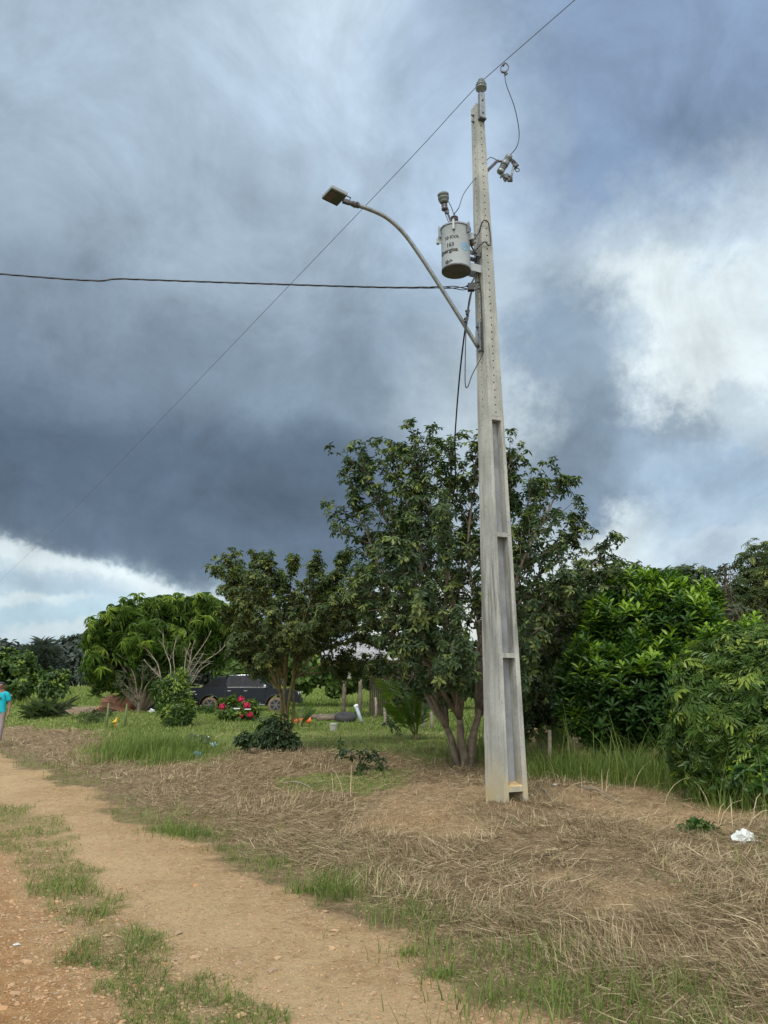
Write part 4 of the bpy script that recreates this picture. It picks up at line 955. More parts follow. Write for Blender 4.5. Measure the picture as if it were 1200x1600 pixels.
for k, (px, py, Y, rx, kd) in enumerate(FT):
    r_ = rx * 1.0; lbs = [lob(px, py + 22, Y, r_ * .62, 20), lob(px - r_ * .4, py + 30, Y, r_ * .45, 18), lob(px + r_ * .4, py + 28, Y, r_ * .45, 18), lob(px, py + 42, Y, r_ * .6, 14)]
    if kd == 'flat': lbs += [lob(px - 8, py + 2, Y, 14, 5), lob(px + 6, py - 2, Y, 12, 5)]
    lab = FTL.get(k, 'dark tree of the distant treeline, mostly hidden behind nearer trees')
    bush('distant_tree', lab, 'tree', Gb(px, 1075, Y), lbs, 'strap' if kd == 'palm' else 'coarse', 1.2 if kd != 'palm' else 1.8, L_HAZE, M['palebark'], n=520, seed=70 + k, up=.5, young=0, r0=.22, gaps=.3, group='trees of the distant treeline')
# nearer bushes left
bush('round_bush', 'large rounded olive green bush at the left edge behind the walking man', 'bush', Gb(15, 1090, 48), [lob(18, 1045, 48, 28, 28), lob(-15, 1055, 48, 30, 28), lob(35, 1062, 48, 20, 18), lob(20, 1070, 48, 30, 16)], 'coarse', .25, L_VINE, M['bark'], n=1700, seed=101, young=.12, up=.7)
bush('spindly_bush', 'loose tall bush with pale flowers beside the field, left of the broad tree', 'bush', Gb(85, 1092, 44), [lob(82, 1060, 44, 14, 16), lob(92, 1072, 44, 14, 14), lob(72, 1074, 44, 10, 12), lob(100, 1058, 44, 7, 8)], 'coarse', .24, L_VINE, M['bark'], n=330, seed=102, young=.2, up=.8)
for k, (px, py, Y, s_, lab) in enumerate(((60, 1112, 31, .5, 'dark green spiky clump of strap leaves right of the walking man'), (80, 1113, 31.5, .5, 'grey green spiky clump beside the darker strap-leaved clump'))):
    rg = np.random.default_rng(110 + k); root = empty('strap_plant', Gb(px, py, Y)); tag(root, lab, 'plant'); q = MB(); n_ = 26; b0 = np.array(root.location)
    scatter(q, 'strap', b0 + np.c_[rg.normal(0, .2, n_), rg.normal(0, .2, n_), rg.uniform(0, .5, n_)], np.c_[rg.normal(0, .3, n_), rg.normal(0, .3, n_), np.ones(n_)], s_ * rg.uniform(.6, .95, n_), rg.uniform(.1, .5, n_), rg); W(q.build('leaves', L_MID if k == 0 else L_GREY), root)
    s2 = MB(); s2.tube([b0, b0 + [0, 0, .5]], .06, 6); W(s2.build('stem', M['bark']), root)
# ------------------------------------------------------------------ palm, banana-like seedlings, flowers
def palm(name, label, base, n, L, seed, lm, cat='palm', azr=(0, 6.28), group=None, lean=(0, 0)):
    rg = np.random.default_rng(seed); root = empty(name, base); tag(root, label, cat, group)
    for k in range(n):
        q = MB(); a_ = rg.uniform(*azr); el_ = rg.uniform(.85, 1.45); ln = L * rg.uniform(.7, 1.1); h = np.array([math.cos(a_) + lean[0], math.sin(a_) + lean[1], 0])
        t = np.linspace(0, 1, 16)[:, None]; p = np.array(base) + h * math.cos(el_) * ln * t + np.array([0, 0, 1.]) * (math.sin(el_) * ln * t - .25 * ln * t ** 2.2)
        q.tube(p, np.linspace(.014, .004, 16), 5, tint=.6); tg = np.gradient(p, axis=0); tg /= np.linalg.norm(tg, axis=1)[:, None]
        V, Fq = [], []; c_ = 0
        for i in range(3, 16):
            for s_ in (-1, 1):
                for e_ in (0, .5):
                    side = np.cross(tg[i], [0, 0, 1.]); side /= np.linalg.norm(side) + 1e-6
                    d = side * s_ * .8 + tg[i] * .75 + np.array([0, 0, -.12]); d /= np.linalg.norm(d); ll = ln * .34 * math.sin(math.pi * (.15 + .8 * i / 16)) * rg.uniform(.8, 1.1)
                    o_ = p[i] + tg[i] * e_ * ln / 16; wv = np.cross(d, side) ; wv = wv / (np.linalg.norm(wv) + 1e-6) * .011 * L / .9 + tg[i] * .008
                    V += [o_ - wv * .4, o_ + d * ll * .5 + wv + [0, 0, .0], o_ + d * ll + [0, 0, -.12 * ll], o_ + d * ll * .5 - wv]; Fq.append((c_, c_ + 1, c_ + 2, c_ + 3)); c_ += 4
        q.add(np.array(V), np.array(Fq), rg.uniform(.35, .9)); W(q.build('frond', lm), root)
    s_ = MB(); s_.tube([np.array(base) - [0, 0, .1], np.array(base) + [0, 0, .18]], [.06, .04], 7); W(s_.build('stem', M['greenbark'], smooth=True), root)
    return root
palm('young_palm', 'young palm with bright feathery fronds left of the leaning trunks', Gb(650, 1130, 19), 12, 1.9, 200, L_PALM, azr=(0, 6.28))
palm('young_palm', 'small pale palm sprouting in the field behind the slim-stemmed tree', Gb(470, 1135, 24), 7, 1.0, 201, L_PALM)
palm('young_palm', 'little yellow-green fan of fronds right of the pole base', Gb(872, 1150, 14.6), 7, .75, 202, L_PALM)

# dark low shrub and drooping sprig in front of the slim-stemmed tree
rootb = G(430, 1176)
bush('low_shrub', 'low dark shrub at the foot of the slim-stemmed tree', 'shrub', rootb, [lob(430, 1140, rootb[1] - .3, 24, 22), lob(400, 1155, rootb[1] - .4, 26, 13), lob(445, 1158, rootb[1] - .3, 22, 12), lob(375, 1160, rootb[1] - .5, 10, 8)], 'palmate', .12, L_DARK, M['bark'], n=330, seed=211, young=.02, up=.5)
rg = np.random.default_rng(5)
for k, (px, py, s_, lab) in enumerate(((575, 1212, 1.0, 'dark broken leafy twig lying on the soil in front of the trees'), (600, 1205, .6, 'smaller dark leafy twig beside the lying broken one'), (625, 1150, .8, 'dark leafy sprig standing in the grass below the young palm'))):
    b0 = G(px, py); root = empty('leafy_twig', b0); tag(root, lab, 'twig'); q = MB(); st = MB(); tipc = b0 + np.array([-.45 * s_, .1, .38 * s_])
    cv = bez([b0 + [0, 0, 0], (b0 + tipc) / 2 + [0, 0, .12], tipc], 6); st.tube(cv, np.linspace(.012, .005, len(cv)), 5); W(st.build('stem', M['bark'], smooth=True), root)
    pp_ = cv[rg.integers(1, len(cv), 22)] + rg.normal(0, .07 * s_, (22, 3)); pp_[:, 2] = np.maximum(pp_[:, 2], b0[2] + .05)
    scatter(q, 'palmate', pp_, rg.normal(0, .5, (22, 3)) + [0, 0, .5], .085, .15, rg); W(q.build('foliage', L_DARK), root)
# flowering shrub by the truck
FLb = Gb(372, 1133, 27.5); root = bush('flowering_shrub', 'small bright green shrub with crimson pink flower heads in front of the pickup truck', 'shrub', FLb, [lob(365, 1110, 27.5, 24, 16), lob(385, 1112, 27.5, 18, 14), lob(362, 1122, 27.4, 16, 10)], 'coarse', .17, L_PALM, M['bark'], n=330, seed=220, young=.2)
pk = mat('pink_petal', (.55, .015, .09), .5, 0, .25, 20)
for k, (px, py, r_) in enumerate(((377, 1093, .10), (386, 1102, .09), (347, 1104, .085), (391, 1117, .075), (373, 1125, .08), (377, 1118, .06))):
    q = MB(); c_ = at(px, py, 27.1); n_ = 46; d = rv(rg, n_); scatter(q, 'coarse', c_ + d * r_ * rg.uniform(.5, 1, (n_, 1)), d, .06, .5, rg); W(q.build('flower_head', pk), root)
for k, (px, py) in enumerate(((370, 1107), (387, 1108))):
    q = MB(); q.box(at(px, py, 27.0), (.22, .02, .03)); tag(W(q.build('flower_head', M['white']), root), 'pale flower cluster')
# small clumps
for k, (px, py, Y, sc_, kind, lm, lab) in enumerate(((155, 1110, 30, .26, 'fine', L_GREY, 'small dark tuft of weeds left of the broad tree by the grass track'), (146, 1122, 27, .22, 'fine', L_MID, 'small green weed clump above the yellow bird'), (325, 1106, 33, .30, 'fine', L_VINE, 'weed clump beside the rear wheel of the pickup truck'), (1095, 1303, 7.8, .085, 'coarse', L_LIME, 'small fresh green weed on bare soil near the white bag'), (1172, 1316, 7.3, .05, 'fine', L_VINE, 'tiny green weed beside the white plastic bag'))):
    b0 = Gb(px, py, Y) if py < 1140 else G(px, py); root = empty('weed', b0); tag(root, lab, 'weed'); q = MB(); n_ = 26
    scatter(q, kind, b0 + np.c_[rg.normal(0, sc_, n_), rg.normal(0, sc_, n_), rg.uniform(0, sc_ * 1.1, n_)], rg.normal(0, .4, (n_, 3)) + [0, 0, 1], sc_ * .9, .4, rg); W(q.build('leaves', lm), root)
    st = MB(); st.tube([b0, b0 + [0, 0, sc_]], .01, 5); W(st.build('stem', M['bark']), root)

# ------------------------------------------------------------------ pickup truck, side on, nose to the right
def build_truck():
    Yt = 37.5; base = Gb(383, 1113, Yt); base[2] = gz(base[0], base[1])
    root = empty('pickup_truck', base - np.array([0, 0, .06]), R(3)); root.scale = (.97, .97, .94); tag(root, 'dark navy double cab pickup truck parked side on behind the small trees', 'pickup truck')
    paint = mat('navy_paint', (.005, .009, .016), .38, 0, .1, 3, spec=.35); blk = mat('black_plastic', (.018, .018, .02), .6); glass = mat('tinted_glass', (.006, .008, .011), .3, 0, .05, 3, spec=.3); chrome = mat('chrome_trim', (.55, .57, .6), .2, .9, .05)
    tyre = mat('muddy_tyre', (.16, .115, .08), .9, 0, .3, 6); rim = mat('dark_alloy', (.15, .15, .155), .4, .5)
    Wd = .92
    def side(poly, y0, y1, top_in=0.0, zt=None):
        b = MB(); n = len(poly); v = []
        for sgn, yy in ((0, y0), (1, y1)):
            for x, z in poly:
                k = 0 if zt is None else max(0, (z - zt[0]) / (zt[1] - zt[0])) * top_in
                v.append((x, yy + (k if yy < 0 else -k), z))
        b.add(v, [tuple(range(n)), tuple(range(2 * n - 1, n - 1, -1))] + [(i, i + n, (i + 1) % n + n, (i + 1) % n) for i in range(n)]); return b
    def arch(cx, r, n=9, z0=.0):
        return [(cx + r * math.cos(t), .38 + r * math.sin(t)) for t in np.linspace(math.pi, 0, n)]
    lower = [(-2.62, .55), (-2.02, .50)] + arch(-1.58, .47) + [(-1.06, .44), (1.08, .44)] + arch(1.55, .47) + [(2.08, .45), (2.62, .50), (2.66, .78), (2.58, 1.0), (2.30, 1.10), (1.45, 1.17), (1.05, 1.20), (-.75, 1.22), (-2.64, 1.20)]
    side(lower, -Wd, Wd).build('body', paint, root, bevel=.04)
    cab = [(-.85, 1.19), (-.92, 1.50), (-.80, 1.76), (-.50, 1.82), (.35, 1.80), (.62, 1.72), (1.28, 1.19)]
    c_ = side(cab, -Wd + .03, Wd - .03, .16, (1.2, 1.8)).build('cab', paint, root, bevel=.04)
    def pane(poly, name, m=glass, off=0.):
        v = []
        for x, z in poly:
            k = (z - 1.2) / .6 * .16; v.append((x, -Wd + .03 + k - .008 - off, z))
        v2 = [(x, y + .01, z) for x, y, z in v]; n = len(poly); b = MB(); b.add(v + v2, [tuple(range(n)), tuple(range(2 * n - 1, n - 1, -1))] + [(i, (i + 1) % n, (i + 1) % n + n, i + n) for i in range(n)]); return b.build(name, m, root)
    pane([(-.72, 1.27), (-.12, 1.27), (-.12, 1.72), (-.62, 1.72)], 'rear_window'); pane([(-.04, 1.27), (1.05, 1.25), (.56, 1.68), (.36, 1.72), (-.04, 1.73)], 'front_window')
    b = MB(); b.add([(1.26, -.70, 1.22), (1.26, .70, 1.22), (.64, .60, 1.72), (.64, -.60, 1.72), (1.28, -.70, 1.24), (1.28, .70, 1.24), (.66, .60, 1.74), (.66, -.60, 1.74)], [(3, 2, 1, 0), (4, 5, 6, 7), (0, 1, 5, 4), (2, 3, 7, 6)]); b.build('windscreen', glass, root)
    # sloping styling bar behind the cab, with two dark panes
    for sg in (-1, 1):
        bar = [(-.80, 1.20), (-.86, 1.74), (-1.30, 1.74), (-2.05, 1.20)]; y = sg * .80
        b = side(bar, y - .03, y + .03); b.build('styling_bar', paint, root, bevel=.015)
        for p4 in ([(-1.18, 1.27), (-1.12, 1.66), (-1.30, 1.66), (-1.62, 1.27)], [(-1.68, 1.27), (-1.40, 1.62), (-1.44, 1.62), (-1.92, 1.25)]):
            side(p4, y + sg * .032, y + sg * .040).build('bar_pane', glass, root)
    b = MB(); b.box((-1.05, 0, 1.74), (.36, 1.56, .05)); b.build('roof_bar', paint, root, bevel=.01)
    b = MB(); b.box((-1.75, 0, 1.195), (1.75, 1.70, .03)); b.build('bed_cover', blk, root)
    for cx in (-1.58, 1.55):
        for sg in (-1, 1):
            c0 = np.array([cx, sg * .80, .38]); rt = np.array([[1, 0, 0], [0, 0, -1], [0, 1, 0.]])
            w_ = MB(); w_.lathe([(.25, -.12), (.34, -.12), (.375, -.09), (.385, 0), (.375, .09), (.34, .12), (.25, .12)], c0, rt, 32); wh = w_.build('wheel', tyre, root, smooth=True)
            r_ = MB(); r_.lathe([(.24, -.125), (.255, -.13), (.255, .13), (.24, .125)], c0, rt, 28); r_.build('hub', blk, wh); r_ = MB()
            for k in range(6):
                a_ = k * math.pi / 3; d = np.array([math.cos(a_), 0, math.sin(a_)]); r_.box(c0 + d * .13 + [0, sg * .132, 0], (.24, .03, .055), np.stack([d, [0, 1, 0], np.cross(d, [0, 1, 0])], 1))
            r_.tube([c0 + [0, sg * .12, 0], c0 + [0, sg * .155, 0]], .06, 10); r_.build('rim', rim, wh)
        for sg in (-1, 1):
            f = MB(); t = np.linspace(math.pi, 0, 15); f.tube([(cx + .49 * math.cos(a_), sg * (Wd + .005), .38 + .49 * math.sin(a_)) for a_ in t], .035, 6); f.build('wheel_arch', blk, root, smooth=True)
    for x, nm in ((-.10, 'rear_door'), (1.02, 'front_door')):
        x0 = x - (.72 if nm == 'rear_door' else 1.06); b = MB()
        b.box(((x0 + x) / 2, -Wd - .004, .83), (x - x0 - .03, .014, .68)); d = b.build(nm, paint, root, bevel=.006)
        h = MB(); h.box((x0 + .14, -Wd - .03, 1.06), (.17, .03, .03)); h.build('handle', chrome, d)
    b = MB(); b.box((-.875, -Wd - .003, .86), (.035, .012, .78)); b.build('bed_gap', blk, root)
    b = MB(); b.box((.16, -Wd + .012, 1.235), (1.85, .02, .022)); b.build('window_trim', chrome, root)
    b = MB(); b.box((-2.42, -Wd - .004, 1.03), (.30, .01, .05)); b.box((-2.25, -Wd - .006, .90), (.10, .008, .03)); b.build('badge', chrome, root)
    b = MB(); b.box((1.02, -Wd - .10, 1.27), (.12, .20, .16)); b.build('mirror', chrome, root, bevel=.03)
    b = MB(); b.box((0, -Wd - .06, .40), (2.1, .16, .05)); b.tube([(-.8, -Wd, .5), (-.8, -Wd - .08, .4)], .02, 6); b.tube([(.8, -Wd, .5), (.8, -Wd - .08, .4)], .02, 6); b.build('side_step', M['galv'], root, bevel=.01)
    b = MB(); b.box((-2.74, 0, .60), (.16, 1.7, .16)); b.build('rear_bumper', chrome, root, bevel=.03)
    b = MB(); b.box((2.68, 0, .58), (.14, 1.72, .26)); b.build('front_bumper', blk, root, bevel=.04)
    for sg in (-1, 1):
        b = MB(); b.box((-2.63, sg * .84, .98), (.08, .14, .34)); b.build('tail_light', mat('tail_lens', (.45, .06, .03), .3) if sg < 0 else bpy.data.materials['tail_lens'], root, bevel=.01)
        b = MB(); b.box((2.52, sg * .76, .92), (.22, .26, .16)); b.build('headlight', M['white'], root, bevel=.02)
    b = MB(); b.box((-1.92, -.86, .30), (.02, .22, .30)); b.build('mud_flap', blk, root); b = MB(); b.box((-.1, -.2, 1.82), (.7, .3, .03)); b.tube([(-.75, -.66, 1.8), (.3, -.66, 1.83)], .02, 6); b.build('roof_rail', chrome, root)
    ch = MB(); ch.box((0, 0, .5), (4.6, 1.1, .22)); ch.build('chassis', blk, root)
build_truck()

# ------------------------------------------------------------------ timber shelter with sheet roof
def build_house():
    Yh = 31.; x0, x1 = at(500, 1030, Yh)[0], at(650, 1030, Yh)[0]; ze = at(540, 1031, Yh)[2]; zr = at(540, 1000, Yh + 2.6)[2]; g = gz((x0 + x1) / 2, Yh)
    root = empty('timber_shelter', ((x0 + x1) / 2, Yh, g)); tag(root, 'open timber shelter with a grey corrugated sheet roof behind the trees', 'shelter')
    b = MB(); n = 60; xs = np.linspace(x0, x1, n); 
    for (ya, za, yb, zb) in ((Yh - .3, ze, Yh + 2.6, zr), (Yh + 5.4, ze, Yh + 2.602, zr - .001)):
        k = .018 * np.where(np.arange(n) % 2, 1, -1)
        V = np.concatenate([np.c_[xs, np.full(n, ya), za + k], np.c_[xs, np.full(n, yb), zb + k], np.c_[xs, np.full(n, ya), za + k - .02], np.c_[xs, np.full(n, yb), zb + k - .02]])
        i = np.arange(n - 1); b.add(V, np.concatenate([np.c_[i, i + 1, i + n + 1, i + n], np.c_[i + 2 * n, i + 3 * n, i + 3 * n + 1, i + 2 * n + 1], np.c_[i, i + 2 * n, i + 2 * n + 1, i + 1]]))
    W(b.build('roof', mat('fibre_cement_sheet', (.30, .30, .31), .85, 0, .25, 1.5)), root)
    wood = mat('weathered_post', (.17, .14, .11), .9, 0, .3, 5)
    for k, px in enumerate((537, 562, 648)):
        for yy in (Yh,):
            p = at(px, 1060, Yh)[0]; q = MB(); q.tube([(p, yy, gz(p, yy) - .1), (p + .03, yy, (ze + g) / 2), (p, yy, ze - .02)], [.09, .075, .07], 8); W(q.build('post', wood, smooth=True), root)
    q = MB(); q.box(((x0 + x1) / 2, Yh, ze - .07), (x1 - x0, .08, .12)); q.box(((x0 + x1) / 2, Yh + 5, ze - .07), (x1 - x0, .08, .12)); W(q.build('beam', wood), root)
    wl = MB(); xm = x0 + (x1 - x0) * .5
    for k in range(22): wl.box((xm + (k + .5) * (x1 - xm) / 22, Yh + 3.2, g + 1.15), ((x1 - xm) / 22 - .012, .03, 2.3))
    W(wl.build('board_wall', mat('dark_boards', (.10, .08, .065), .9, 0, .3, 4)), root)
    q = MB(); c_ = at(545.5, 1054, Yh + .5); q.box(c_, (.16, .03, .30)); q.box(c_ + [0, -.02, .17], (.10, .02, .04)); tag(q.build('hanging_sheet', M['white'], bevel=.01), 'small white sheet hanging under the shelter roof', 'sheet')
build_house()
# woodpile / pale earth behind: low log heap by the shelter, wheel leaning, stones
def pipe(name, label, cat, pts, r, m):
    q = MB(); q.tube(pts, r, 10); return tag(q.build(name, m, smooth=True), label, cat)
pgrey = mat('pale_pipe', (.28, .34, .38), .5)
pp1 = empty('leaning_pipe', Gb(562, 1128, 25.5)); tag(pp1, 'pale blue plastic pipe leaning upright in the grass behind the trees', 'pipe')
q = MB(); q.tube([at(565, 1128, 25.5) * [1, 1, 1], at(556, 1103, 25.8)], .06, 12); W(q.build('tube', pgrey, smooth=True), pp1); q = MB(); q.tube([at(557, 1105, 25.79), at(555.6, 1101.5, 25.81)], .075, 12); W(q.build('socket_end', M['white'], smooth=True), pp1)
c_ = G(521, 1143); q = MB(); q.lathe([(.10, -.05), (.10, .16), (.11, .17), (.11, .22), (.09, .23), (.0, .235)], c_, None, 16); tag(q.build('white_post', mat('limewashed_wood', (.32, .32, .29), .9), autosmooth=True), 'short white stub post standing in the grass between the trees', 'post')
for k, (px, Y, h_) in enumerate(((587, 30, .8), (601, 24, .6), (648, 23, .5), (662, 23, .5), (674, 23, .5))):
    c_ = Gb(px, 1120, Y); q = MB(); q.tube([c_ - [0, 0, .1], c_ + [.02, 0, h_ * .5], c_ + [-.01, 0, h_]], [.055, .05, .04], 7)
    tag(q.build('fence_post', M['palebark'], smooth=True), ['thin grey fence stake farthest back, right of the pale pipe', 'fence stake just left of the young palm', 'leftmost of three grey stakes behind the young palm', 'middle of three grey stakes behind the young palm', 'rightmost of three grey stakes behind the young palm'][k], 'post', 'wooden stakes by the garden')
for k, (px, Y, h_, lab) in enumerate(((857, 12.6, .62, 'weathered grey stake in the weeds just right of the pole'), (165, 24.5, .75, 'left of two thin green stakes beside the yellow bird'), (194, 25, .7, 'right of two thin green stakes beside the yellow bird'))):
    c_ = Gb(px, 1150, Y); q = MB(); q.tube([c_ - [0, 0, .1], c_ + [.01, 0, h_ * .5], c_ + [.02, 0, h_]], [.035, .033, .028] if k == 0 else [.035, .04, .02], 7)
    tag(q.build('wooden_stake', M['palebark'] if k == 0 else mat('green_stake%d' % k, (.12, .17, .06), .8), smooth=True), lab, 'stake')
# orange tub lying in the grass
c_ = G(472, 1131); c_[2] += .10; rt = frame([1, .15, .03]); q = MB(); q.lathe([(.06, -.27), (.075, -.26), (.085, .0), (.095, .25), (.105, .26), (.105, .275), (.095, .275), (.085, .25), (.07, .0), (.0, -.22)], c_, rt, 20)
tag(q.build('orange_tub', M['orange'], autosmooth=True), 'orange plastic tub lying on its side in the grass', 'tub')
# old tyre and boards by the shelter
tb = mat('old_rubber', (.03, .03, .032), .8); c_ = Gb(540, 1116, 27); c_[2] += .16; a_ = np.linspace(0, 2 * math.pi, 25); q = MB(); q.tube([c_ + [.26 * math.cos(t), .26 * math.sin(t), .05 * math.sin(t)] for t in a_], .13, 10, cap=False); tag(q.build('old_tyre', tb, smooth=True), 'old black tyre lying beside the pale earth near the shelter', 'tyre')
for k, (px, Y, L_) in enumerate(((520, 27.5, 1.1), (500, 28.5, 1.5))):
    c_ = Gb(px, 1118, Y); c_[2] += .09; q = MB(); q.tube([c_ - [L_ / 2, .1, 0], c_ + [0, 0, .02], c_ + [L_ / 2, .1, .03]], .09, 8); tag(q.build('log', M['bark'], smooth=True), ['short log on the ground in front of the shelter beside the tyre', 'longer log behind it at the foot of the shelter'][k], 'log')
# ------------------------------------------------------------------ litter heap, blue bottle, white bag, white scrap
def crumple(name, label, cat, c_, r_, m, seed, n=9, flat=.6):
    rg = np.random.default_rng(seed); N = 14; th = np.linspace(0, 2 * math.pi, N, endpoint=False); ph = np.linspace(-1.35, 1.45, n); V = []
    for p in ph:
        for t in th:
            rr_ = r_ * (1 + .30 * math.sin(3 * t + 5 * p + seed) + .22 * rg.normal() * .8)
            V.append((rr_ * math.cos(p) * math.cos(t), rr_ * math.cos(p) * math.sin(t) * .8, max(-.02, flat * rr_ * math.sin(p) + r_ * .3)))
    i = np.arange(n - 1)[:, None] * N; j = np.arange(N)[None]; k = (j + 1) % N
    q = MB(); q.add(np.array(V) + c_, np.stack([i + j, i + k, i + N + k, i + N + j], -1).reshape(-1, 4)); q.f.append(np.array([list(range(N))]) + (n - 1) * N)
    return tag(q.build(name, m), label, cat)
bagm = mat('thin_white_plastic', (.62, .66, .64), .35); 
bag = empty('plastic_bag', G(1163, 1319)); tag(bag, 'crumpled white plastic bag on the bare soil near the right edge', 'bag')
for k, (dx_, r_) in enumerate(((-.02, .075), (.06, .06), (.02, .05))):
    o = crumple('fold', None, None, np.array(bag.location) + [dx_, .02 * k, .01 + .03 * (k == 2)], r_, bagm, 41 + k, flat=.9); W(o, bag)
crumple('paper_scrap', 'tiny white scrap on the soil just right of the pole foot', 'scrap', G(831, 1244), .022, bagm, 51)
crumple('paper_scrap', 'small white scrap at the edge of the weeds behind the soil patch', 'scrap', G(868, 1227), .03, bagm, 52, flat=.3)
crumple('paper_scrap', 'flat pale scrap on the dirt track at the lower left', 'scrap', G(26, 1477), .018, bagm, 53, flat=.15)
dk = mat('charred_rubbish', (.05, .05, .05), .8, 0, .5, 20)
for k, (px, py, r_, m, lab) in enumerate(((298, 1162, .17, dk, 'left lump of the dark rubbish pile in the green grass'), (318, 1163, .16, dk, 'right lump of the dark rubbish pile in the green grass'), (307, 1158, .11, M['white'], 'pale wrapper in the middle of the rubbish pile'), (323, 1158, .09, bagm, 'pale wrapper on the top right of the rubbish pile'), (334, 1166, .07, mat('pale_blue_plastic', (.35, .55, .62), .4), 'pale blue wrapper at the right end of the rubbish pile'), (308, 1182, .075, mat('blue_plastic', (.10, .33, .60), .35), 'crushed blue plastic bottle in front of the rubbish pile'), (262, 1127, .12, M['orange'], 'small orange tile fragment under the bushy light tree'), (237, 1113, .13, M['white'], 'small white block in front of the broad tree trunk'), (1112, 1291, .025, mat('pink_stone', (.45, .28, .22), .9), 'small pinkish stone near the green weed on bare soil'))):
    c_ = G(px, py); crumple(['rubbish_lump', 'rubbish_lump', 'wrapper', 'wrapper', 'wrapper', 'crushed_bottle', 'tile_fragment', 'white_block', 'stone'][k], lab, ['rubbish', 'rubbish', 'wrapper', 'wrapper', 'wrapper', 'bottle', 'tile', 'block', 'stone'][k], c_, r_, m, 60 + k, flat=.75)
dkp = mat('dark_sheet', (.035, .04, .055), .6); o = crumple('dark_tarpaulin', 'dark plastic sheet heaped on the reddish earth behind the broad tree', 'tarpaulin', Gb(226, 1100, 38.), .9, dkp, 75, flat=.5)
crumple('earth_heap', 'low heap of reddish earth beside the dark plastic sheet', 'earth heap', Gb(192, 1103, 37.) - [0, 0, .15], 1.0, mat('red_earth', (.40, .21, .13), .95, 0, .2, 3, .4, 8), 76, flat=.45)
# yellow bird (hen-sized) standing on the grass
def build_bird():
    c_ = Gb(179, 1137, 24.5); yb = mat('yellow_feathers', (.62, .42, .03), .7, 0, .3, 14); dkf = mat('olive_feathers', (.16, .15, .03), .7, 0, .3, 14)
    root = empty('bird', c_); tag(root, 'small yellow and olive bird standing in the grass between two thin stakes', 'bird')
    me = bpy.data.meshes.new('body'); b = MB()
    b.tube(bez([c_ + [-.16, 0, .20], c_ + [-.08, 0, .24], c_ + [0, 0, .27], c_ + [.05, 0, .34], c_ + [.055, 0, .42], c_ + [.075, 0, .46], c_ + [.11, 0, .455]], 5), np.interp(np.linspace(0, 6, 31), [0, 1, 2, 3, 4, 5, 6], [.02, .075, .095, .075, .045, .045, .012]), 12); W(b.build('body', yb, smooth=True), root)
    for s_ in (-1, 1):
        q = MB(); q.tube([c_ + [-.14, s_ * .05, .22], c_ + [-.05, s_ * .085, .25], c_ + [.04, s_ * .07, .27]], [.01, .045, .03], 8); W(q.build('wing', dkf, smooth=True), root)
        q = MB(); q.tube([c_ + [0, s_ * .04, .20], c_ + [.02, s_ * .04, .10], c_ + [.0, s_ * .04, .0]], .011, 6); q.tube([c_ + [0, s_ * .04, .006], c_ + [.05, s_ * .05, .006]], .008, 5); W(q.build('leg', M['orange'], smooth=True), root)
    q = MB(); q.tube([c_ + [-.14, 0, .22], c_ + [-.24, 0, .27]], [.04, .02], 6); W(q.build('tail', dkf, smooth=True), root)
    q = MB(); q.tube([c_ + [.10, 0, .457], c_ + [.14, 0, .45]], [.012, .003], 6); W(q.build('beak', M['orange']), root)
build_bird()
bpy.data.objects['bird'].scale = (.62, .62, .62)

# ------------------------------------------------------------------ the walking man at the left edge
def skin_mesh(name, pts, edges, rad, m, parent, root_i=0, sub=2):
    me = bpy.data.meshes.new(name); me.from_pydata([tuple(p) for p in pts], edges, []); o = bpy.data.objects.new(name, me); col.objects.link(o)
    mod = o.modifiers.new('skin', 'SKIN'); mod.use_smooth_shade = True
    for i, r_ in enumerate(rad):
        sv = me.skin_vertices[0].data[i]; sv.radius = r_ if isinstance(r_, tuple) else (r_, r_); sv.use_root = (i == root_i)
    s_ = o.modifiers.new('sub', 'SUBSURF'); s_.levels = sub; s_.render_levels = sub
    bpy.context.view_layer.update(); ev = o.evaluated_get(bpy.context.evaluated_depsgraph_get()); m2 = bpy.data.meshes.new_from_object(ev)
    bpy.data.objects.remove(o); m2.materials.clear(); m2.materials.append(m); m2.name = name
    for p in m2.polygons: p.use_smooth = True
    o2 = bpy.data.objects.new(name, m2); return link(o2, parent)
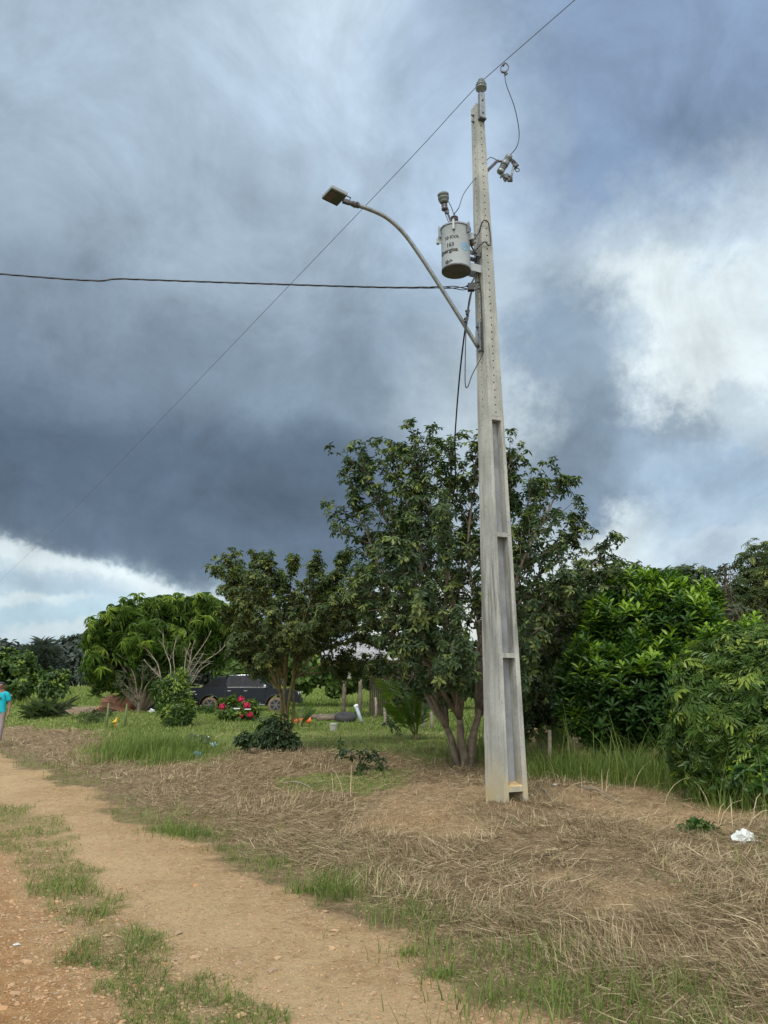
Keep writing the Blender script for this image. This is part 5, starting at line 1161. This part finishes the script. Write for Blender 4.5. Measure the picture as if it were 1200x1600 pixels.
def build_man():
    p0 = at(-7, 1168, 21.2); p0[2] = gz(p0[0], p0[1]); rz = R(12)
    root = empty('person', p0, rz); tag(root, 'man in a turquoise t-shirt and grey trousers walking towards the camera at the left edge', 'person')
    # local frame: faces -y, x to the viewer's right
    P = {'pel': (0, 0, .93), 'wa': (0, .0, 1.08), 'ch': (0, .01, 1.27), 'nb': (0, .0, 1.42), 'nk': (0, -.01, 1.49), 'hd': (0, -.03, 1.57), 'ht': (0, -.03, 1.66)}
    pts, ed, rd = [], [], []; ix = {}
    def V(k, p, r_, par=None):
        ix[k] = len(pts); pts.append(p); rd.append(r_)
        if par is not None: ed.append((ix[par], ix[k]))
    V('pel', P['pel'], (.15, .11)); V('wa', P['wa'], (.145, .11), 'pel'); V('ch', P['ch'], (.165, .115), 'wa'); V('nb', P['nb'], (.085, .075), 'ch'); V('nk', P['nk'], .052, 'nb'); V('hd', P['hd'], (.078, .092), 'nk'); V('ht', P['ht'], (.07, .085), 'hd')
    for s_, n in ((1, 'L'), (-1, 'R')):
        V('sh' + n, (s_ * .165, .0, 1.355), .062, 'nb'); V('el' + n, (s_ * .235, .02, 1.12), .043, 'sh' + n); V('wr' + n, (s_ * .25, -.06 * (1 if s_ > 0 else -.6), .88), .029, 'el' + n); V('pa' + n, (s_ * .252, -.075 * (1 if s_ > 0 else -.6), .82), (.022, .038), 'wr' + n)
        px_, py_, pz_ = pts[ix['pa' + n]]
        for k in range(4):
            V('f%d%s' % (k, n), (px_ - s_ * .004, py_ + (k - 1.5) * .021, pz_ - .05), .0095, 'pa' + n); V('g%d%s' % (k, n), (px_ - s_ * .016, py_ + (k - 1.5) * .021, pz_ - .085 - .008 * (1.5 - abs(k - 1.5))), .008, 'f%d%s' % (k, n))
        V('t%s' % n, (px_ - s_ * .01, py_ - .045, pz_ - .012), .010, 'pa' + n); V('u%s' % n, (px_ - s_ * .018, py_ - .058, pz_ - .045), .0085, 't%s' % n)
        st = .16 if s_ > 0 else -.14
        V('hp' + n, (s_ * .09, 0, .86), .088, 'pel'); V('kn' + n, (s_ * .095, -st * .6 - .02, .48), .06, 'hp' + n); V('an' + n, (s_ * .095, -st, .09), .038, 'kn' + n); V('to' + n, (s_ * .11, -st - .15, .035), .032, 'an' + n)
    skin_mesh('body', pts, ed, rd, M['skin'], root)
    # clothing follows the body
    g = lambda k: np.array(pts[ix[k]], float)
    sp = [g('pel') - [0, 0, .10], g('wa'), g('ch'), g('nb') - [0, 0, .0], g('nb') + [0, 0, .03], g('pel')]; se = [(0, 5), (5, 1), (1, 2), (2, 3), (3, 4)]; sr = [(.18, .14), (.168, .132), (.178, .132), (.10, .09), (.07, .07), (.178, .138)]
    for n in 'LR':
        sh, e_ = g('sh' + n), g('el' + n); b_ = len(sp); sp += [sh, sh + (e_ - sh) * .45, sh + (e_ - sh) * .82]; se += [(3, b_), (b_, b_ + 1), (b_ + 1, b_ + 2)]; sr += [.08, .07, .075]
    skin_mesh('t_shirt', sp, se, sr, M['shirt'], root)
    tp = [g('pel') + [0, 0, .09], g('pel') - [0, 0, .04]]; te = [(0, 1)]; trd = [(.155, .118), (.165, .125)]
    for n in 'LR':
        b_ = len(tp); tp += [g('hp' + n) - [0, 0, .05], g('kn' + n), g('an' + n) + [0, .01, .06]]; te += [(1, b_), (b_, b_ + 1), (b_ + 1, b_ + 2)]; trd += [.10, .078, .07]
    skin_mesh('trousers', tp, te, trd, M['pants'], root)
    for n in 'LR': skin_mesh('shoe', [g('an' + n) - [0, -.03, .04], g('an' + n) - [0, .05, .045], g('to' + n) - [0, .03, 0]], [(0, 1), (1, 2)], [(.042, .045), (.045, .042), (.042, .032)], M['shoe'], root)
    h = g('hd'); q = MB(); q.lathe([(.055, -.03), (.084, .0), (.088, .03), (.080, .062), (.055, .088), (.02, .10), (0, .102)], h + [0, .020, .022], None, 24); hr = q.build('hair', M['hair'], root, smooth=True); hr.scale = (1, 1, 1)
    ew = MB(); 
    for s_ in (-1, 1):
        e_ = MB(); e_.lathe([(0, -.012), (.009, -.008), (.012, 0), (.009, .008), (0, .012)], h + [s_ * .032, -.084, .0], None, 10); e_.build('eye', M['hair'], root, smooth=True)
        e_ = MB(); e_.lathe([(0, -.03), (.01, -.02), (.014, 0), (.012, .02), (0, .03)], h + [s_ * .084, 0, -.01], None, 10); e_.build('ear', M['skin'], root, smooth=True)
        e_ = MB(); e_.tube([h + [s_ * .015, -.092, .02], h + [s_ * .035, -.095, .025], h + [s_ * .05, -.082, .02]], .006, 5); e_.build('eyebrow', M['hair'], root, smooth=True)
    e_ = MB(); e_.tube([h + [0, -.088, .015], h + [0, -.108, -.022], h + [0, -.09, -.03]], [.008, .015, .01], 8); e_.build('nose', M['skin'], root, smooth=True)
    e_ = MB(); e_.tube([h + [-.025, -.086, -.048], h + [0, -.096, -.046], h + [.025, -.086, -.048]], [.004, .008, .004], 6); e_.build('mouth', mat('lips', (.18, .06, .05), .5), root, smooth=True)
    # dark emblem on the chest
    e_ = MB(); e_.lathe([(.03, 0), (.03, .004)], np.array([.03, -.136, 1.26]), frame([0, -1, .1]), 14); e_.build('shirt_print', M['hair'], root)
build_man()
# ------------------------------------------------------------------ grass, straw, stones (uncountable ground cover)
def sample_ground(n, r0_, r1_, rg, a=35, power=0.0):
    az_ = np.radians(rg.uniform(-a, a, n)); u = rg.random(n); r_ = r0_ * (r1_ / r0_) ** u
    x = r_ * np.sin(az_); y = r_ * np.cos(az_); return x, y, r_
def blades(x, y, L, wd, lean, az_, curl, tint, segs=3, z0=-.01):
    """ribbon blades; lean = angle from vertical, curl bends them further"""
    n = len(x); z = height(x, y) + z0; dirx, diry = np.cos(az_), np.sin(az_); sx_, sy_ = -diry, dirx
    V = np.zeros((n, 2 * (segs + 1), 3)); px_, py_, pz_ = x.copy(), y.copy(), z.copy(); th = lean.copy(); tw = rng.uniform(-.6, .6, n)
    for s_ in range(segs + 1):
        w_ = wd * (1 - (s_ / segs) ** 1.6 * .9) / 2; cx_, cy_ = sx_ * np.cos(tw) , sy_ * np.cos(tw)
        V[:, 2 * s_, 0] = px_ - cx_ * w_; V[:, 2 * s_, 1] = py_ - cy_ * w_; V[:, 2 * s_, 2] = pz_ - np.sin(tw) * w_
        V[:, 2 * s_ + 1, 0] = px_ + cx_ * w_; V[:, 2 * s_ + 1, 1] = py_ + cy_ * w_; V[:, 2 * s_ + 1, 2] = pz_ + np.sin(tw) * w_
        st = L / segs; px_ = px_ + dirx * np.sin(th) * st; py_ = py_ + diry * np.sin(th) * st; pz_ = pz_ + np.cos(th) * st; th = th + curl / segs
    k = np.arange(segs) * 2; f = np.stack([k, k + 1, k + 3, k + 2], -1); Fq = (f[None] + (np.arange(n) * 2 * (segs + 1))[:, None, None]).reshape(-1, 4)
    return V.reshape(-1, 3), Fq, np.repeat(tint, 2 * (segs + 1))
def bladesmat(name, a_, b_, c_, rough=.6, trans=.2):
    m = bpy.data.materials.new(name); m.use_nodes = True; t = NT(m.node_tree); b = t.n['Principled BSDF']; k = t.attr('tint')
    cc = t.mix(t.ramp(k, 0, .5, smooth=False), a_, b_); cc = t.mix(t.ramp(k, .5, 1, smooth=False), cc, c_)
    t.put(b.inputs['Base Color'], cc); b.inputs['Roughness'].default_value = rough; b.inputs['Specular IOR Level'].default_value = .25
    tr = t.n.new('ShaderNodeBsdfTranslucent'); t.put(tr.inputs[0], cc); mx = t.n.new('ShaderNodeMixShader'); mx.inputs[0].default_value = trans
    t.l.new(b.outputs[0], mx.inputs[1]); t.l.new(tr.outputs[0], mx.inputs[2]); t.l.new(mx.outputs[0], t.n['Material Output'].inputs[0]); return m
G_MAT = bladesmat('grass_blade', (.06, .11, .02), (.15, .225, .045), (.31, .33, .10), .5, .35)
S_MAT = bladesmat('straw_blade', (.15, .11, .06), (.35, .27, .155), (.60, .50, .32), .75, .15)
def wmin(r_, w_): return np.maximum(w_, r_ * .00058)
def P2(x, y): return fbm(x * 1.6 + 40, y * 1.6 + 3, 3)
rg = np.random.default_rng(77)
# ---- dry straw
x, y, r_ = sample_ground(640000, 2.6, 40, rg)
road, green, st, bare, red, tr = masks(x, y); e = eo(x, y); nn = P2(x, y)
dens = sst(e, .2, 1.0) * (1 - .93 * bare) * (1 - .8 * green) * sst(nn, .30, .55) * sst(r_, 40, 26) + .03 * bare
far_up = sst(r_, 10.5, 13)                          # beyond the pole the straw thins out to patches
dens *= (1 - .35 * far_up)
keep = rg.random(len(x)) < dens * (.75 + .25 * sst(r_, 3, 9)); x, y, r_, nn, e = (v[keep] for v in (x, y, r_, nn, e))
ly = rg.random(len(x)) < (.66 + .30 * sst(fbm(x * .9, y * .9 + 7, 2), .4, .6)); n = len(x); az_ = rg.uniform(0, 6.28, n) * .75 + 6 * fbm(x * .8, y * .8, 2)
L = np.where(ly, rg.uniform(.04, .24, n), rg.uniform(.05, .20, n)) * (.75 + .5 * nn)
lean = np.where(ly, rg.uniform(1.15, 1.62, n), rg.uniform(.1, .9, n)); curl = np.where(ly, rg.uniform(-.35, .5, n), rg.uniform(.0, 1.6, n))
tint = np.clip(rg.normal(.45, .28, n) + .12 * (nn - .45), 0, 1); w_ = wmin(r_, rg.uniform(.0026, .0062, n))
b = MB(); v, f, t = blades(x, y, L, w_, lean, az_, curl, tint); v[:, 2] += np.repeat(np.where(ly, rg.random(n) ** 2 * .05, 0), 8); b.add(v, f, t)
x, y, r_ = sample_ground(420000, 2.6, 16, rg); e = eo(x, y); nn = P2(x + 13, y); keep = rg.random(len(x)) < (.62 * sst(e, -.1, .6) + .05) * (.35 + .65 * sst(nn, .35, .6)); x, y, r_ = x[keep], y[keep], r_[keep]; n = len(x)
v, f, t = blades(x, y, rg.uniform(.015, .07, n), wmin(r_, rg.uniform(.002, .005, n)), rg.uniform(1.2, 1.6, n), rg.uniform(0, 6.28, n), rg.uniform(-.4, .4, n), np.clip(rg.normal(.4, .3, n), 0, 1), 1, .003); b.add(v, f, t)
tag(b.build('dry_straw', S_MAT), kind='stuff')
# ---- green grass
b = MB()
x, y, r_ = sample_ground(300000, 2.6, 30, rg); road, green, st, bare, red, tr = masks(x, y); e = eo(x, y); nn = P2(x, y)
near_edge = .75 * sst(e, .0, .15) * sst(e, 1.6, .4) * sst(r_, 30, 14)
dens = green * (.35 + .65 * sst(nn, .3, .5)) * (1 - .6 * tr) * np.where(r_ > 12, 1, .8) + st * sst(P2(x * 2.2, y * 2.2), .36, .50) * 1.5 + near_edge * sst(P2(x * 1.5 + 9, y * 1.5), .45, .6) * .7
dens += .2 * sst(e, 1, 2) * sst(P2(x + 70, y), .5, .62) * (1 - bare)
dens = dens * np.where(st > .2, 1.15, .25 + 1.1 * sst(vn(x * 8 + 5, y * 8), .35, .65))
keep = rg.random(len(x)) < dens * .9; x, y, r_, st, e, nn, green = (v[keep] for v in (x, y, r_, st, e, nn, green)); n = len(x)
L = rg.uniform(.04, .13, n) * (1 + .4 * sst(r_, 12, 22) * nn); L = np.where(st > .3, rg.uniform(.04, .12, n), L); L *= .7 + .7 * sst(nn, .4, .7)
tint = np.clip(rg.normal(.45, .2, n) + .35 * (fbm(x * .5, y * .5, 3) - .5) + .12 * sst(r_, 14, 24), 0, 1)
v, f, t = blades(x, y, L, wmin(r_, rg.uniform(.003, .007, n)), rg.uniform(.1, 1.25, n), rg.uniform(0, 6.28, n), rg.uniform(.1, 1.3, n), tint); b.add(v, f, t)
# far field: coarser, taller
x, y, r_ = sample_ground(150000, 22, 150, rg); road, green, st, bare, red, tr = masks(x, y); keep = rg.random(len(x)) < green * (1 - .85 * tr) * (1 - red); x, y, r_ = x[keep], y[keep], r_[keep]; n = len(x)
tall = sst(r_, 44, 56)
L = rg.uniform(.05, .13, n) * (1 + 3.4 * tall); tint = np.clip(rg.normal(.5, .16, n) + .4 * (fbm(x * .12, y * .12, 3) - .5) + .15 * tall, 0, 1)
v, f, t = blades(x, y, L, r_ * .0012, rg.uniform(.0, .6, n), rg.uniform(0, 6.28, n), rg.uniform(.1, .9, n), tint, 2); b.add(v, f, t)
# tall bright tussock in the left field and weeds at the shrub feet
def tuft(px, py, rad, n, L0, L1, tn, wd=.006, lean=.5):
    c_ = G(px, py); x = c_[0] + rg.normal(0, rad, n); y = c_[1] + rg.normal(0, rad * .8, n); r_ = np.hypot(x, y)
    v, f, t = blades(x, y, rg.uniform(L0, L1, n), wmin(r_, wd), rg.uniform(0, lean, n), rg.uniform(0, 6.28, n), rg.uniform(.2, 1.5, n), np.clip(rg.normal(tn, .15, n), 0, 1), 4); b.add(v, f, t)
tuft(240, 1180, .5, 3200, .2, .55, .5); tuft(205, 1168, .5, 1500, .15, .42, .6); tuft(270, 1190, .35, 900, .12, .35, .5)
for px, py, rad, n, L0, L1 in ((860, 1215, .35, 500, .15, .5), (900, 1212, .4, 700, .15, .55), (950, 1218, .4, 700, .2, .6), (1000, 1222, .4, 700, .2, .65), (1040, 1225, .4, 700, .2, .7), (1085, 1235, .35, 600, .2, .7), (1130, 1250, .3, 500, .2, .6), (1180, 1265, .3, 500, .2, .6), (835, 1195, .4, 500, .2, .7), (760, 1180, .4, 300, .15, .6), (700, 1190, .4, 200, .1, .3), (515, 1395, .12, 160, .08, .30), (530, 1405, .08, 90, .1, .3), (470, 1395, .07, 90, .05, .14), (620, 1440, .15, 140, .06, .2), (690, 1500, .2, 140, .06, .2), (820, 1500, .2, 160, .06, .22), (1060, 1560, .25, 200, .06, .24), (930, 1580, .25, 200, .05, .2), (780, 1570, .2, 200, .05, .18), (290, 1305, .15, 260, .05, .2), (270, 1300, .15, 260, .05, .18), (350, 1330, .12, 120, .04, .12), (690, 1525, .06, 160, .03, .08), (640, 1490, .05, 90, .03, .08), (430, 1350, .1, 120, .04, .12)):
    tuft(px, py, rad, n, L0, L1, .45)
# arching long blades among the shrubs at the right
for px, py in ((990, 1225), (1060, 1230), (1110, 1240), (1150, 1255), (905, 1210), (1185, 1262)): tuft(px, py, .22, 26, .7, 1.25, .4, .012, .45)
for px, py in ((745, 1190), (770, 1195)): tuft(px, py, .15, 10, .7, 1.2, .35, .016, .5)
tag(b.build('grass', G_MAT), kind='stuff')
# straw-coloured reeds at the right
b = MB(); rgb = G(1100, 1250); 
for px, py, n in ((1100, 1262, 8), (1150, 1290, 10), (1065, 1240, 6), (560, 1240, 6), (990, 1235, 5), (860, 1225, 6), (890, 1240, 8)):
    c_ = G(px, py); x = c_[0] + rg.normal(0, .25, n); y = c_[1] + rg.normal(0, .2, n); v, f, t = blades(x, y, rg.uniform(.3, .75, n), np.full(n, .008), rg.uniform(.1, .9, n), rg.uniform(0, 6.28, n), rg.uniform(1.0, 2.6, n), rg.uniform(.6, 1, n), 5); b.add(v, f, t)
n = 900; a_ = rg.uniform(0, 6.28, n); k_ = rg.uniform(.16, .5, n); v, f, t = blades(PX + np.cos(a_) * k_, PY + np.sin(a_) * k_, rg.uniform(.05, .2, n), rg.uniform(.003, .006, n), rg.uniform(.6, 1.55, n), rg.uniform(0, 6.28, n), rg.uniform(0, 1.2, n), np.clip(rg.normal(.45, .25, n), 0, 1), 3); b.add(v, f, t)
tag(b.build('dead_stalks', S_MAT), kind='stuff')
# ---- loose stones and clods
ico = np.array([(0, 0, 1), (.89, 0, .45), (.28, .85, .45), (-.72, .53, .45), (-.72, -.53, .45), (.28, -.85, .45), (.72, .53, -.45), (-.28, .85, -.45), (-.89, 0, -.45), (-.28, -.85, -.45), (.72, -.53, -.45), (0, 0, -1)], float)
icf = np.array([(0, 1, 2), (0, 2, 3), (0, 3, 4), (0, 4, 5), (0, 5, 1), (1, 6, 2), (2, 7, 3), (3, 8, 4), (4, 9, 5), (5, 10, 1), (2, 6, 7), (3, 7, 8), (4, 8, 9), (5, 9, 10), (1, 10, 6), (11, 7, 6), (11, 8, 7), (11, 9, 8), (11, 10, 9), (11, 6, 10)])
x, y, r_ = sample_ground(150000, 2.8, 16, rg); road, green, st, bare, red, tr = masks(x, y)
dens = road * (.26 + .75 * red * sst(P2(x * 2, y * 2), .35, .6) + .5 * sst(strip_mask(x, y), -.5, .0)) + .25 * bare + .04
keep = rg.random(len(x)) < dens; x, y, r_, red, road = x[keep], y[keep], r_[keep], red[keep], road[keep]; n = len(x)
size = (.0020 + .008 * rg.random(n) ** 5) * (1 + .2 * red) + r_ * .00018; big = rg.random(n) < .006 * road; size = np.where(big, rg.uniform(.012, .026, n), size)
V = ico[None] * (1 + .28 * rg.normal(size=(n, 12, 1))) * size[:, None, None] * np.stack([rg.uniform(.8, 1.4, n), rg.uniform(.7, 1.2, n), rg.uniform(.4, .8, n)], -1)[:, None, :]
V += np.stack([x, y, height(x, y) + size * .15], -1)[:, None, :]
b = MB(); b.add(V.reshape(-1, 3), (icf[None] + (np.arange(n) * 12)[:, None, None]).reshape(-1, 3), np.repeat(np.clip(rg.normal(.5, .25, n) + .25 * (red - .5), 0, 1), 12))
tag(b.build('gravel', bladesmat('gravel_stone', (.30, .22, .15), (.42, .29, .17), (.40, .22, .11), .9, 0.0)), kind='stuff')
# fallen twigs on the bank
for k, (a_, c_, lab) in enumerate((((845, 1232), (868, 1262), 'short pale broken stick on the soil right of the pole'), ((905, 1230), (970, 1256), 'long thin brown stick lying behind the soil patch'), ((440, 1225), (486, 1232), 'pale curved stick in the dry grass below the slim-stemmed tree'))):
    p, q_ = G(*a_), G(*c_); m_ = (p + q_) / 2 + [0, .05, .05]; q = MB(); q.tube(bez([p + [0, 0, .01], m_, q_ + [0, 0, .015]], 6), np.linspace(.016, .007, 13), 6); tag(q.build('stick', M['palebark'], smooth=True), lab, 'stick')
